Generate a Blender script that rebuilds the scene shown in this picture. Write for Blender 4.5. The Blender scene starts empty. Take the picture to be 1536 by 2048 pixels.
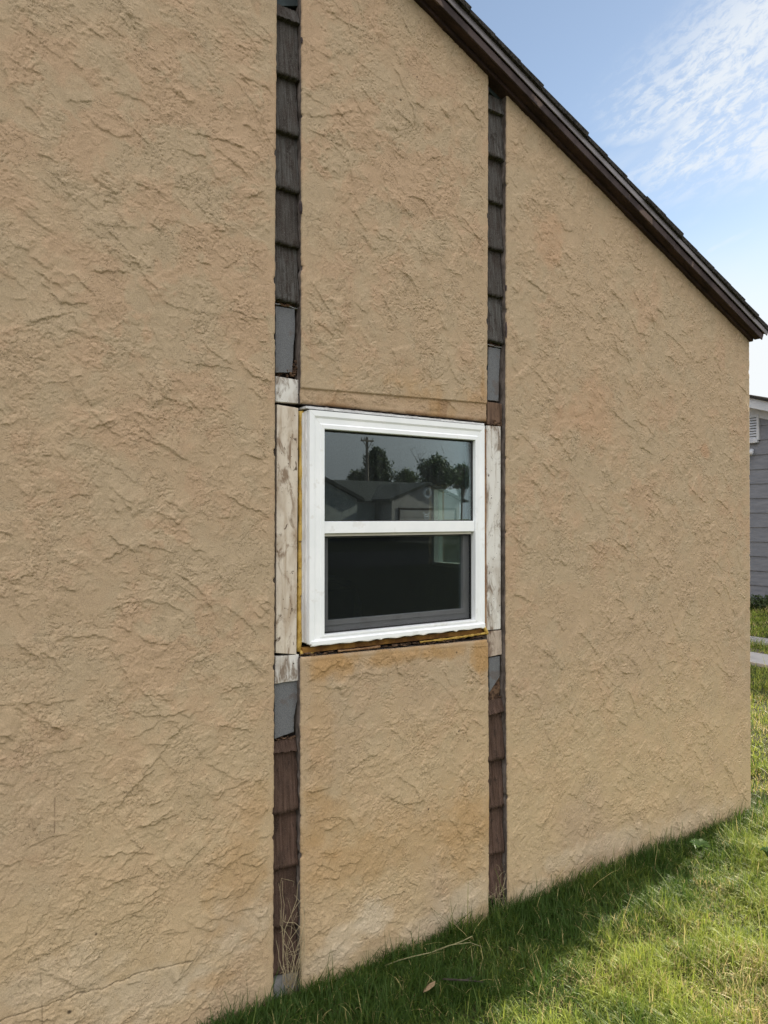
import bpy, bmesh, math, random
import numpy as np
from mathutils import Vector, Matrix

rng = np.random.default_rng(7)
random.seed(7)
scene = bpy.context.scene
COL = scene.collection
RAD = math.radians

# ------------------------------------------------------------------ camera
FPX, CX, CY = 1480.0, 768.0, 1024.0
CAM = np.array([0.0, -2.25, 1.615])
AZ = math.atan2(2224.0, FPX) * 1.0          # view axis, measured from the wall direction (+x) towards +y
PITCH = math.atan(10.0 / FPX)
Fv = np.array([math.cos(AZ) * math.cos(PITCH), math.sin(AZ) * math.cos(PITCH), math.sin(PITCH)])
Rv = np.array([math.sin(AZ), -math.cos(AZ), 0.0])
Uv = np.cross(Rv, Fv)
cd = bpy.data.cameras.new("camera")
cam = bpy.data.objects.new("camera", cd)
COL.objects.link(cam)
cam.matrix_world = Matrix(((Rv[0], Uv[0], -Fv[0], CAM[0]), (Rv[1], Uv[1], -Fv[1], CAM[1]),
                           (Rv[2], Uv[2], -Fv[2], CAM[2]), (0, 0, 0, 1)))
cd.sensor_fit = 'HORIZONTAL'
cd.sensor_width = 36.0
cd.lens = FPX / 1536.0 * 36.0
cd.clip_start = 0.05
cd.clip_end = 2000.0
scene.camera = cam

# ------------------------------------------------------------------ view, sky, sun
vs = scene.view_settings
vs.view_transform = 'Standard'
vs.look = 'None'
vs.gamma = 1.0
vs.exposure = 1.41
SUN_AZ, SUN_EL = RAD(11.0), RAD(24.5)        # azimuth from +x towards +y
SKY_STRENGTH = 0.064

sd = bpy.data.lights.new("sun", 'SUN')
sun = bpy.data.objects.new("sun", sd)
COL.objects.link(sun)
sd.energy = 5.0
sd.angle = RAD(0.9)
sd.color = (1.0, 0.90, 0.72)
sv = Vector((math.cos(SUN_EL) * math.cos(SUN_AZ), math.cos(SUN_EL) * math.sin(SUN_AZ), math.sin(SUN_EL)))
sun.rotation_euler = sv.to_track_quat('Z', 'Y').to_euler()
sun.location = (20, 5, 15)


class NT:
    """tiny node-tree writer"""
    def __init__(self, tree):
        self.t = tree
        tree.nodes.clear()

    def n(self, typ, **kw):
        nd = self.t.nodes.new(typ)
        ins = kw.pop('ins', {})
        for k, v in kw.items():
            setattr(nd, k, v)
        for k, v in ins.items():
            self.put(nd, k, v)
        return nd

    def put(self, nd, k, v):
        if isinstance(v, bpy.types.NodeSocket):
            self.t.links.new(v, nd.inputs[k])
        else:
            nd.inputs[k].default_value = v

    def math(self, op, a, b=0.0, c=None, clamp=False):
        nd = self.n('ShaderNodeMath', operation=op, use_clamp=clamp)
        self.put(nd, 0, a)
        self.put(nd, 1, b)
        if c is not None:
            self.put(nd, 2, c)
        return nd.outputs[0]

    def ramp(self, v, lo, hi, a=0.0, b=1.0, smooth=True):
        nd = self.n('ShaderNodeMapRange', interpolation_type='SMOOTHSTEP' if smooth else 'LINEAR')
        self.put(nd, 'Value', v)
        self.put(nd, 'From Min', lo)
        self.put(nd, 'From Max', hi)
        self.put(nd, 'To Min', a)
        self.put(nd, 'To Max', b)
        return nd.outputs['Result']

    def mix(self, f, a, b):
        nd = self.n('ShaderNodeMix', data_type='RGBA')
        self.put(nd, 0, f)
        self.put(nd, 6, a if isinstance(a, bpy.types.NodeSocket) else (*a, 1.0))
        self.put(nd, 7, b if isinstance(b, bpy.types.NodeSocket) else (*b, 1.0))
        return nd.outputs[2]

    def noise(self, vec, scale, detail=4.0, rough=0.55, dist=0.0):
        nd = self.n('ShaderNodeTexNoise')
        self.put(nd, 'Vector', vec)
        self.put(nd, 'Scale', scale)
        self.put(nd, 'Detail', detail)
        self.put(nd, 'Roughness', rough)
        self.put(nd, 'Distortion', dist)
        return nd.outputs['Fac']

    def scalev(self, vec, s):
        nd = self.n('ShaderNodeVectorMath', operation='MULTIPLY')
        self.put(nd, 0, vec)
        nd.inputs[1].default_value = s
        return nd.outputs[0]


world = bpy.data.worlds.new("World")
scene.world = world
world.use_nodes = True
w = NT(world.node_tree)
tc = w.n('ShaderNodeTexCoord')
sky = w.n('ShaderNodeTexSky', sky_type='NISHITA')
sky.sun_disc = False
sky.sun_elevation = SUN_EL
sky.sun_rotation = RAD(90.0) - SUN_AZ
sky.altitude = 300.0
sky.air_density = 1.0
sky.dust_density = 0.15
sky.ozone_density = 1.2
skyc = w.n('ShaderNodeVectorMath', operation='SCALE')
w.put(skyc, 0, sky.outputs[0])
skyc.inputs['Scale'].default_value = SKY_STRENGTH
sep = w.n('ShaderNodeSeparateXYZ')
w.put(sep, 0, tc.outputs['Generated'])
dx, dy, dz = sep.outputs
az = w.math('ARCTAN2', dy, dx)
el = w.math('ARCSINE', w.math('MAXIMUM', w.math('MINIMUM', dz, 1.0), -1.0))
# streak coordinates: rightwards and upwards, turned along the cloud rows
ca, sa = math.cos(RAD(24)), math.sin(RAD(24))
uu = w.math('ADD', w.math('MULTIPLY', az, -ca), w.math('MULTIPLY', el, sa))
vv = w.math('ADD', w.math('MULTIPLY', az, sa), w.math('MULTIPLY', el, ca))
cmb = w.n('ShaderNodeCombineXYZ')
w.put(cmb, 0, uu)
w.put(cmb, 1, vv)
cv = cmb.outputs[0]
n1 = w.noise(w.scalev(cv, (40, 100, 1)), 1.0, 5.0, 0.70, 0.4)
n2 = w.noise(w.scalev(cv, (6, 17, 1)), 1.0, 4.0, 0.55, 0.3)
n3 = w.noise(w.scalev(cv, (2.2, 5.0, 1)), 1.0, 4.0, 0.55, 0.2)
# altocumulus patch: low azimuth (towards the sun), above about 21 degrees
edge = w.math('ADD', az, w.math('MULTIPLY', w.math('SUBTRACT', n2, 0.5), 0.34))
pm_az = w.ramp(edge, RAD(41.0), RAD(34.0))
pm_el = w.ramp(w.math('ADD', el, w.math('MULTIPLY', w.math('SUBTRACT', n2, 0.5), 0.12)), RAD(20.5), RAD(24.5))
pm_top = w.ramp(w.math('ADD', el, w.math('MULTIPLY', az, 0.55)), RAD(53.0), RAD(47.0))
patch = w.math('MULTIPLY', w.math('MULTIPLY', pm_az, pm_el), pm_top)
tex = w.ramp(w.math('ADD', w.math('MULTIPLY', n1, 0.65), w.math('MULTIPLY', n2, 0.45)), 0.46, 0.63)
cl = w.math('MULTIPLY', patch, w.math('ADD', w.math('MULTIPLY', tex, 0.62), 0.12))
# thin wisps elsewhere
wisp = w.math('MULTIPLY', w.ramp(n2, 0.5, 0.78), w.ramp(el, RAD(30.0), RAD(17.0)))
wisp = w.math('MULTIPLY', wisp, 0.55)
# milky veil towards the horizon and the sun
veil = w.ramp(w.math('SUBTRACT', el, w.math('MULTIPLY', w.math('SUBTRACT', n3, 0.5), 0.10)), RAD(21.0), RAD(11.0))
veil = w.math('MULTIPLY', veil, 0.97)
front = w.math('MAXIMUM', cl, w.math('MAXIMUM', wisp, veil))
# clouds lit from the front, behind the photographer (-y)
back = w.math('MULTIPLY', w.ramp(dy, 0.10, -0.35), w.ramp(n3, 0.30, 0.55, 0.55, 1.0))
lowback = w.ramp(el, RAD(2.0), RAD(70.0), 0.42, 2.0, smooth=False)
bk = w.n('ShaderNodeVectorMath', operation='SCALE')
bk.inputs[0].default_value = (0.70, 0.695, 0.70)
w.put(bk, 'Scale', w.math('MULTIPLY', lowback, w.ramp(dx, 0.7, -0.6, 0.75, 1.15)))
base = w.n('ShaderNodeVectorMath', operation='MULTIPLY')
w.put(base, 0, skyc.outputs[0])
base.inputs[1].default_value = (0.92, 0.90, 0.86)
hz_ = w.n('ShaderNodeVectorMath', operation='ADD')
w.put(hz_, 0, base.outputs[0])
hz_.inputs[1].default_value = (0.030, 0.027, 0.022)
base = hz_
c1 = w.mix(front, base.outputs[0], (0.350, 0.362, 0.368))
c2 = w.mix(back, c1, bk.outputs[0])
bg = w.n('ShaderNodeBackground')
w.put(bg, 'Color', c2)
bg.inputs['Strength'].default_value = 1.0
wo = w.n('ShaderNodeOutputWorld')
w.put(wo, 0, bg.outputs[0])

scene.render.engine = 'CYCLES'
cy = scene.cycles
cy.use_denoising = True
try:
    cy.denoiser = 'OPENIMAGEDENOISE'
    cy.denoising_prefilter = 'ACCURATE'
except Exception:
    pass
cy.max_bounces = 8
cy.diffuse_bounces = 3
cy.transparent_max_bounces = 12
cy.sample_clamp_indirect = 6.0


# ------------------------------------------------------------------ photograph -> plane of the wall
def W(x, y, yo=0.0):
    """world point where the sight line of photo pixel (x, y) meets the plane y = yo"""
    d = Fv * FPX + Rv * (x - CX) + Uv * (CY - y)
    t = (yo - CAM[1]) / d[1]
    return CAM + d * t


def PX(x, y, xo):
    d = Fv * FPX + Rv * (x - CX) + Uv * (CY - y)
    return CAM + d * ((xo - CAM[0]) / d[0])


def PZ(x, y, zo=0.0):
    d = Fv * FPX + Rv * (x - CX) + Uv * (CY - y)
    return CAM + d * ((zo - CAM[2]) / d[2])


# ------------------------------------------------------------------ numpy noise
_G = np.random.default_rng(3)
_ANG = _G.random((256, 256)) * 2 * np.pi
_GX, _GY = np.cos(_ANG).astype(np.float32), np.sin(_ANG).astype(np.float32)


def perlin(x, y, seed=0):
    x = np.asarray(x + (seed * 17.31) % 256.0, np.float32)
    y = np.asarray(y + (seed * 9.77) % 256.0, np.float32)
    xi = np.floor(x).astype(np.int32)
    yi = np.floor(y).astype(np.int32)
    xf, yf = x - xi, y - yi
    u = xf * xf * xf * (xf * (xf * 6 - 15) + 10)
    v = yf * yf * yf * (yf * (yf * 6 - 15) + 10)
    x0, x1, y0, y1 = xi & 255, (xi + 1) & 255, yi & 255, (yi + 1) & 255

    def g(a, b, fx, fy):
        return _GX[a, b] * fx + _GY[a, b] * fy
    n00, n10 = g(x0, y0, xf, yf), g(x1, y0, xf - 1, yf)
    n01, n11 = g(x0, y1, xf, yf - 1), g(x1, y1, xf - 1, yf - 1)
    return ((n00 * (1 - u) + n10 * u) * (1 - v) + (n01 * (1 - u) + n11 * u) * v) * 1.5


def fbm(x, y, octv=4, seed=0, gain=0.5):
    a, s, f = 1.0, 0.0, 1.0
    for i in range(octv):
        s = s + a * perlin(x * f, y * f, seed + i * 3)
        a *= gain
        f *= 2.03
    return s


def sstep(a, b, x):
    t = np.clip((x - a) / (b - a), 0, 1)
    return t * t * (3 - 2 * t)


# ------------------------------------------------------------------ object helpers
def tag(o, label=None, cat=None, group=None, kind=None):
    if label:
        o['label'] = label
    if cat:
        o['category'] = cat
    if group:
        o['group'] = group
    if kind:
        o['kind'] = kind
    return o


def empty(name, loc=(0, 0, 0)):
    o = bpy.data.objects.new(name, None)
    o.empty_display_size = 0.1
    o.location = loc
    COL.objects.link(o)
    return o


def world_of(o):
    m = o.matrix_basis.copy()
    if o.parent is not None:
        m = world_of(o.parent) @ o.matrix_parent_inverse @ m
    return m


def adopt(o, parent):
    """child whose mesh is written in world coordinates"""
    o.parent = parent
    o.matrix_parent_inverse = world_of(parent).inverted()
    return o


def link(name, me, m=None, parent=None):
    o = bpy.data.objects.new(name, me)
    COL.objects.link(o)
    if m is not None:
        me.materials.append(m)
    if parent is not None:
        adopt(o, parent)
    return o


class MB:
    """collects shapes and links them as one mesh object"""
    def __init__(self):
        self.v, self.f, self.c = [], [], []

    def box(self, x0, x1, y0, y1, z0, z1):
        self.hexa([(x0, y0, z0), (x1, y0, z0), (x1, y0, z1), (x0, y0, z1)],
                  [(x0, y1, z0), (x1, y1, z0), (x1, y1, z1), (x0, y1, z1)])
        return self

    def hexa(self, fr, bk):
        """fr, bk: matching polygons (any equal count), front counter-clockwise seen from -y"""
        n, k = len(self.v), len(fr)
        self.v += [tuple(p) for p in fr] + [tuple(p) for p in bk]
        self.f.append(tuple(range(n, n + k)))
        self.f.append(tuple(range(n + 2 * k - 1, n + k - 1, -1)))
        for i in range(k):
            j = (i + 1) % k
            self.f.append((n + j, n + i, n + k + i, n + k + j))
        return self

    def tube(self, pts, r, seg=8, caps=True):
        pts = [Vector(p) for p in pts]
        rs = r if isinstance(r, (list, tuple)) else [r] * len(pts)
        n0 = len(self.v)
        ref = Vector((0.31, 0.72, 0.62)).normalized()
        for i, p in enumerate(pts):
            a = pts[max(0, i - 1)]
            b = pts[min(len(pts) - 1, i + 1)]
            t = (b - a)
            if t.length < 1e-9:
                t = Vector((0, 0, 1))
            t.normalize()
            e1 = t.cross(ref)
            if e1.length < 1e-4:
                e1 = t.cross(Vector((1, 0, 0)))
            e1.normalize()
            e2 = t.cross(e1)
            for k in range(seg):
                a_ = 2 * math.pi * k / seg
                self.v.append(tuple(p + (e1 * math.cos(a_) + e2 * math.sin(a_)) * rs[i]))
        for i in range(len(pts) - 1):
            for k in range(seg):
                k2 = (k + 1) % seg
                self.f.append((n0 + i * seg + k, n0 + i * seg + k2, n0 + (i + 1) * seg + k2, n0 + (i + 1) * seg + k))
        if caps:
            self.f.append(tuple(range(n0 + seg - 1, n0 - 1, -1)))
            e = n0 + (len(pts) - 1) * seg
            self.f.append(tuple(range(e, e + seg)))
        return self

    def lump(self, c, r, sub=1, jit=0.3, rnd=random):
        bm = bmesh.new()
        bmesh.ops.create_icosphere(bm, subdivisions=sub, radius=1.0)
        n = len(self.v)
        for v in bm.verts:
            k = 1 + (rnd.random() - 0.5) * 2 * jit
            self.v.append((c[0] + v.co.x * r[0] * k, c[1] + v.co.y * r[1] * k, c[2] + v.co.z * r[2] * k))
        for f in bm.faces:
            self.f.append(tuple(n + q.index for q in f.verts))
        bm.free()
        return self

    def build(self, name, m=None, parent=None, bevel=0.0, smooth=False, seg=2):
        me = bpy.data.meshes.new(name)
        me.from_pydata(self.v, [], self.f)
        me.validate()
        bm = bmesh.new()
        bm.from_mesh(me)
        bmesh.ops.recalc_face_normals(bm, faces=bm.faces)
        bm.to_mesh(me)
        bm.free()
        if smooth:
            me.polygons.foreach_set('use_smooth', [True] * len(me.polygons))
        o = link(name, me, m, parent)
        if bevel > 0:
            b = o.modifiers.new('bevel', 'BEVEL')
            b.width = bevel
            b.segments = seg
            b.limit_method = 'ANGLE'
            b.angle_limit = RAD(40)
        return o


def grid_mesh(name, P, attrs=None, flip=False, smooth=True):
    """P: (ny, nx, 3) array -> quad sheet"""
    ny, nx = P.shape[:2]
    me = bpy.data.meshes.new(name)
    me.vertices.add(nx * ny)
    me.vertices.foreach_set('co', P.reshape(-1).astype(np.float32))
    idx = np.arange(nx * ny).reshape(ny, nx)
    a, b, c, d = idx[:-1, :-1], idx[:-1, 1:], idx[1:, 1:], idx[1:, :-1]
    q = np.stack([a, b, c, d] if not flip else [a, d, c, b], -1).reshape(-1, 4)
    nf = len(q)
    me.loops.add(nf * 4)
    me.loops.foreach_set('vertex_index', q.reshape(-1).astype(np.int32))
    me.polygons.add(nf)
    me.polygons.foreach_set('loop_start', (np.arange(nf) * 4).astype(np.int32))
    me.update(calc_edges=True)
    if smooth:
        me.polygons.foreach_set('use_smooth', np.ones(nf, bool))
    for k, arr in (attrs or {}).items():
        at = me.attributes.new(k, 'FLOAT_COLOR', 'POINT')
        buf = np.ones((nx * ny, 4), np.float32)
        buf[:, :3] = arr.reshape(-1, 3)
        at.data.foreach_set('color', buf.reshape(-1))
    return me


# ------------------------------------------------------------------ materials
def new_mat(name):
    m = bpy.data.materials.new(name)
    m.use_nodes = True
    return m, NT(m.node_tree)


def finish(t, color, rough=0.8, bump=None, bdist=0.002, bstr=1.0, metal=0.0, spec=0.3, extra=None):
    b = t.n('ShaderNodeBsdfPrincipled')
    t.put(b, 'Base Color', color if isinstance(color, bpy.types.NodeSocket) else (*color, 1.0))
    t.put(b, 'Roughness', rough)
    t.put(b, 'Metallic', metal)
    t.put(b, 'Specular IOR Level', spec)
    if bump is not None:
        bn = t.n('ShaderNodeBump')
        t.put(bn, 'Height', bump)
        bn.inputs['Distance'].default_value = bdist
        bn.inputs['Strength'].default_value = bstr
        t.put(b, 'Normal', bn.outputs[0])
    o = t.n('ShaderNodeOutputMaterial')
    t.put(o, 0, b.outputs[0])
    return b


def pos(t):
    return t.n('ShaderNodeNewGeometry').outputs['Position']


def mat_noise(name, ca_, cb_, scale=8.0, rough=0.8, stretch=(1, 1, 1), detail=5, lo=0.35, hi=0.65,
              bump=0.0, bscale=60.0, metal=0.0, spec=0.3, spots=None):
    m, t = new_mat(name)
    p = t.scalev(pos(t), stretch)
    f = t.ramp(t.noise(p, scale, detail, 0.6), lo, hi)
    c = t.mix(f, ca_, cb_)
    if spots:
        sc, thr, col, amt = spots
        s = t.ramp(t.noise(p, sc, 3, 0.6), thr, thr + 0.06)
        c = t.mix(t.math('MULTIPLY', s, amt), c, col)
    bm_ = t.noise(p, bscale, 4, 0.6) if bump else None
    finish(t, c, rough, bm_, bump or 0.001, 1.0, metal, spec)
    return m


def mat_stucco():
    m, t = new_mat('stucco')
    at = t.n('ShaderNodeAttribute', attribute_name='tint')
    p = pos(t)
    g = t.noise(p, 310.0, 3, 0.75)
    g2 = t.noise(p, 130.0, 4, 0.65)
    c = t.mix(t.ramp(g, 0.25, 0.75, 0.0, 1.0), (0.80, 0.795, 0.79), (1.18, 1.18, 1.18))
    nd = t.n('ShaderNodeMix', data_type='RGBA', blend_type='MULTIPLY')
    nd.inputs[0].default_value = 1.0
    t.put(nd, 6, at.outputs['Color'])
    t.put(nd, 7, c)
    cr = t.ramp(t.noise(p, 75.0, 3, 0.6, 0.6), 0.55, 0.60)
    gate = t.ramp(t.noise(p, 7.0, 3, 0.6), 0.46, 0.6)
    h = t.math('ADD', t.math('ADD', t.math('MULTIPLY', g, 0.35), t.math('MULTIPLY', g2, 0.5)), t.math('MULTIPLY', t.math('MULTIPLY', cr, gate), 0.9))
    finish(t, nd.outputs[2], 0.92, h, 0.0020, 0.8, 0.0, 0.12)
    return m


def mat_plain_stucco():
    m, t = new_mat('stucco_side')
    p = pos(t)
    c = t.mix(t.noise(p, 3.0, 5, 0.6), (0.42, 0.28, 0.155), (0.50, 0.35, 0.21))
    finish(t, c, 0.92, t.noise(p, 26.0, 6, 0.7), 0.006, 1.0, 0, 0.15)
    return m


def mat_shingle(name, ca_, cb_, grit):
    m, t = new_mat(name)
    p = pos(t)
    st = t.noise(t.scalev(p, (150, 40, 5)), 1.0, 4, 0.6)
    big = t.noise(t.scalev(p, (30, 10, 14)), 1.0, 4, 0.6)
    c = t.mix(t.ramp(st, 0.3, 0.7), ca_, cb_)
    c = t.mix(t.math('MULTIPLY', t.ramp(big, 0.45, 0.7), 0.6), c, (0.045, 0.030, 0.024))
    gr = t.noise(p, 520.0, 2, 0.7)
    oi = t.n('ShaderNodeObjectInfo').outputs['Random']
    c = t.mix(t.ramp(oi, 0.0, 1.0, 0.0, 0.55, False), c, t.mix(0.5, ca_, (0.05, 0.036, 0.028)))
    blot = t.noise(t.scalev(p, (45, 20, 22)), 1.0, 4, 0.65)
    c = t.mix(t.ramp(blot, 0.55, 0.68, 0.0, 0.7), c, (0.026, 0.019, 0.015))
    c = t.mix(t.math('MULTIPLY', t.ramp(gr, 0.56, 0.72), 0.75), c, grit)
    finish(t, c, 0.95, t.math('ADD', st, t.math('MULTIPLY', gr, 0.6)), 0.003, 1.0, 0, 0.1)
    return m


def mat_board(name, base, dirt, wood, dirty=0.5):
    m, t = new_mat(name)
    p = pos(t)
    streak = t.noise(t.scalev(p, (60, 30, 4)), 1.0, 5, 0.65)
    big = t.noise(t.scalev(p, (14, 10, 6)), 1.0, 4, 0.6, 0.6)
    kn = t.noise(t.scalev(p, (55, 20, 30)), 1.0, 3, 0.6, 0.8)
    c = t.mix(t.ramp(big, 0.40, 0.72, 0.0, dirty), base, dirt)
    c = t.mix(t.ramp(streak, 0.52, 0.72, 0.0, 0.75), c, dirt)
    rust = t.noise(t.scalev(p, (22, 10, 9)), 1.0, 5, 0.7, 0.8)
    c = t.mix(t.ramp(rust, 0.50, 0.66, 0.0, 0.85), c, (dirt[0] * .5, dirt[1] * .42, dirt[2] * .36))
    c = t.mix(t.ramp(kn, 0.64, 0.72, 0.0, 0.9), c, wood)
    nh = t.noise(t.scalev(p, (150, 60, 130)), 1.0, 1, 0.4)
    c = t.mix(t.ramp(nh, 0.755, 0.775, 0.0, 0.95), c, (0.015, 0.012, 0.010))
    finish(t, c, 0.75, t.math('ADD', streak, kn), 0.0012, 1.0, 0, 0.25)
    return m


M = {}
M['stucco'] = mat_stucco()
M['stucco_side'] = mat_plain_stucco()
M['cut_edge'] = mat_noise('cut_edge', (0.085, 0.068, 0.058), (0.20, 0.165, 0.145), 40, 0.95, (1, 1, .35), bump=0.002, bscale=120)
M['backing'] = mat_noise('backing', (0.010, 0.008, 0.007), (0.03, 0.022, 0.017), 30, 0.95)
M['shake_grey'] = mat_shingle('shake_grey', (0.045, 0.038, 0.034), (0.125, 0.122, 0.115), (0.22, 0.22, 0.21))
M['shake_red'] = mat_shingle('shake_red', (0.060, 0.036, 0.026), (0.135, 0.085, 0.066), (0.21, 0.15, 0.125))
M['felt'] = mat_noise('felt', (0.095, 0.098, 0.105), (0.20, 0.205, 0.213), 700, 0.95, detail=2, bump=0.001, bscale=500,
                      spots=(11, 0.57, (0.12, 0.09, 0.075), 0.45))
M['felt_dark'] = mat_noise('felt_dark', (0.018, 0.026, 0.028), (0.04, 0.055, 0.06), 25, 0.8)
M['board_cream'] = mat_board('board_cream', (0.62, 0.55, 0.46), (0.36, 0.27, 0.185), (0.08, 0.05, 0.03), 0.9)
M['board_white'] = mat_board('board_white', (0.68, 0.66, 0.62), (0.34, 0.28, 0.22), (0.07, 0.042, 0.028), 0.75)
M['board_rot'] = mat_board('board_rot', (0.46, 0.38, 0.31), (0.15, 0.09, 0.058), (0.030, 0.018, 0.012), 1.0)
M['board_brown'] = mat_board('board_brown', (0.17, 0.105, 0.07), (0.060, 0.034, 0.022), (0.40, 0.34, 0.28), 1.0)
M['rot'] = mat_noise('rot', (0.035, 0.019, 0.012), (0.15, 0.09, 0.055), 70, 0.95, bump=0.004, bscale=160)
M['foam'] = mat_noise('foam', (0.34, 0.20, 0.035), (0.56, 0.38, 0.10), 28, 0.6, bump=0.003, bscale=90,
                      spots=(45, 0.63, (0.10, 0.05, 0.02), 0.8))
M['foam_brown'] = mat_noise('foam_brown', (0.12, 0.05, 0.013), (0.28, 0.14, 0.032), 22, 0.7, bump=0.002, bscale=90)
M['caulk_brown'] = mat_noise('caulk_brown', (0.20, 0.10, 0.05), (0.32, 0.19, 0.10), 30, 0.7)
M['vinyl'] = mat_noise('vinyl', (0.80, 0.82, 0.83), (0.87, 0.88, 0.89), 6, 0.38, bump=0.0002, bscale=40, spec=0.45,
                       spots=(16, 0.60, (0.64, 0.62, 0.58), 0.35))
M['vinyl_side'] = mat_noise('vinyl_side', (0.58, 0.56, 0.54), (0.80, 0.79, 0.77), 12, 0.5, (3, 3, .6),
                            spots=(30, 0.60, (0.42, 0.38, 0.34), 0.5))
M['vinyl_dim'] = mat_noise('vinyl_dim', (0.58, 0.56, 0.50), (0.66, 0.63, 0.57), 6, 0.5)
M['gasket'] = mat_noise('gasket', (0.012, 0.012, 0.012), (0.02, 0.02, 0.02), 6, 0.6)
M['alu'] = mat_noise('alu', (0.46, 0.46, 0.47), (0.68, 0.68, 0.68), 20, 0.45, (1, 1, 4), spec=0.5,
                     spots=(36, 0.6, (0.20, 0.16, 0.13), 0.6))
M['fascia'] = mat_noise('fascia', (0.028, 0.018, 0.018), (0.062, 0.043, 0.042), 26, 0.75, (.35, 1, .35), bump=0.002, bscale=70,
                        spots=(22, 0.62, (0.17, 0.12, 0.10), 0.6))
M['fascia_dark'] = mat_noise('fascia_dark', (0.022, 0.012, 0.011), (0.050, 0.028, 0.025), 20, 0.8, (.35, 1, .35), bump=0.002, bscale=80)
M['drip'] = mat_noise('drip', (0.13, 0.118, 0.125), (0.19, 0.172, 0.18), 10, 0.42, metal=0.2, spec=0.5)
M['roofing'] = mat_noise('roofing', (0.020, 0.019, 0.018), (0.060, 0.056, 0.050), 90, 0.95, bump=0.003, bscale=220, spec=0.0)
M['concrete'] = mat_noise('concrete', (0.20, 0.20, 0.205), (0.33, 0.32, 0.31), 24, 0.9, bump=0.003, bscale=90)
M['sidewalk'] = mat_noise('sidewalk', (0.30, 0.285, 0.27), (0.38, 0.36, 0.34), 3, 0.9, bump=0.002, bscale=70)
M['gravel'] = mat_noise('gravel', (0.16, 0.15, 0.14), (0.42, 0.40, 0.37), 40, 0.95, bump=0.02, bscale=50)
M['asphalt'] = mat_noise('asphalt', (0.045, 0.045, 0.046), (0.08, 0.08, 0.08), 2, 0.9)
M['interior'] = mat_noise('interior', (0.22, 0.23, 0.215), (0.27, 0.275, 0.255), 2, 0.9)
M['interior_floor'] = mat_noise('interior_floor', (0.06, 0.04, 0.03), (0.09, 0.06, 0.04), 2, 0.7)
M['siding_grey'] = mat_noise('siding_grey', (0.165, 0.172, 0.194), (0.205, 0.212, 0.236), 4, 0.7, (1, 1, 5), bump=0.001, bscale=60)
M['trim_white'] = mat_noise('trim_white', (0.46, 0.475, 0.51), (0.54, 0.555, 0.585), 5, 0.6)
M['far_wall'] = mat_noise('far_wall', (0.21, 0.23, 0.23), (0.26, 0.275, 0.27), 3, 0.8)
M['far_wall_pink'] = mat_noise('far_wall_pink', (0.20, 0.19, 0.185), (0.25, 0.235, 0.23), 3, 0.8)
M['far_roof'] = mat_noise('far_roof', (0.006, 0.009, 0.008), (0.011, 0.015, 0.013), 4, 0.9)
M['pole_wood'] = mat_noise('pole_wood', (0.12, 0.10, 0.085), (0.18, 0.15, 0.125), 3, 0.9, (4, 4, .4))
M['bark'] = mat_noise('bark', (0.07, 0.055, 0.045), (0.14, 0.11, 0.09), 8, 0.95, (3, 3, .6), bump=0.01, bscale=20)
M['straw'] = mat_noise('straw', (0.30, 0.24, 0.14), (0.46, 0.38, 0.24), 60, 0.9)
M['runner'] = mat_noise('runner', (0.15, 0.15, 0.07), (0.26, 0.23, 0.12), 60, 0.9)
M['dead_leaf'] = mat_noise('dead_leaf', (0.14, 0.095, 0.05), (0.24, 0.17, 0.10), 60, 0.9)
M['twig'] = mat_noise('twig', (0.03, 0.024, 0.02), (0.06, 0.05, 0.04), 60, 0.9)
M['chair'] = mat_noise('chair', (0.012, 0.014, 0.016), (0.02, 0.022, 0.025), 10, 0.6)
M['sticker'] = mat_noise('sticker', (0.16, 0.20, 0.21), (0.34, 0.40, 0.41), 90, 0.5)


def mat_glass(name, tint, f0, rough_wave=0.0):
    """single pane: mirror reflection by angle, the rest seen through"""
    m, t = new_mat(name)
    fr = t.n('ShaderNodeFresnel')
    fr.inputs['IOR'].default_value = 1.52
    fac = t.math('ADD', t.math('MULTIPLY', fr.outputs[0], f0), 0.0, clamp=True)
    gl = t.n('ShaderNodeBsdfGlossy')
    gl.inputs['Roughness'].default_value = 0.0
    gl.inputs['Color'].default_value = (0.86, 0.95, 0.98, 1)
    p = pos(t)
    bn = t.n('ShaderNodeBump')
    t.put(bn, 'Height', t.noise(p, 2.2, 1, 0.4))
    bn.inputs['Distance'].default_value = rough_wave
    bn.inputs['Strength'].default_value = 1.0
    t.put(gl, 'Normal', bn.outputs[0])
    tr = t.n('ShaderNodeBsdfTransparent')
    tr.inputs['Color'].default_value = (*tint, 1)
    mx = t.n('ShaderNodeMixShader')
    t.put(mx, 0, fac)
    t.put(mx, 1, tr.outputs[0])
    t.put(mx, 2, gl.outputs[0])
    du = t.n('ShaderNodeBsdfDiffuse')
    du.inputs['Color'].default_value = (0.5, 0.54, 0.54, 1)
    m2 = t.n('ShaderNodeMixShader')
    t.put(m2, 0, t.ramp(t.noise(t.scalev(p, (40, 1, 9)), 1.0, 4, 0.6), 0.3, 0.8, 0.012, 0.036))
    t.put(m2, 1, mx.outputs[0])
    t.put(m2, 2, du.outputs[0])
    o = t.n('ShaderNodeOutputMaterial')
    t.put(o, 0, m2.outputs[0])
    return m


def mat_screen():
    m, t = new_mat('insect_screen')
    df = t.n('ShaderNodeBsdfDiffuse')
    df.inputs['Color'].default_value = (0.012, 0.014, 0.015, 1)
    tr = t.n('ShaderNodeBsdfTransparent')
    mx = t.n('ShaderNodeMixShader')
    mx.inputs[0].default_value = 0.42
    t.put(mx, 1, tr.outputs[0])
    t.put(mx, 2, df.outputs[0])
    o = t.n('ShaderNodeOutputMaterial')
    t.put(o, 0, mx.outputs[0])
    return m


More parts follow.
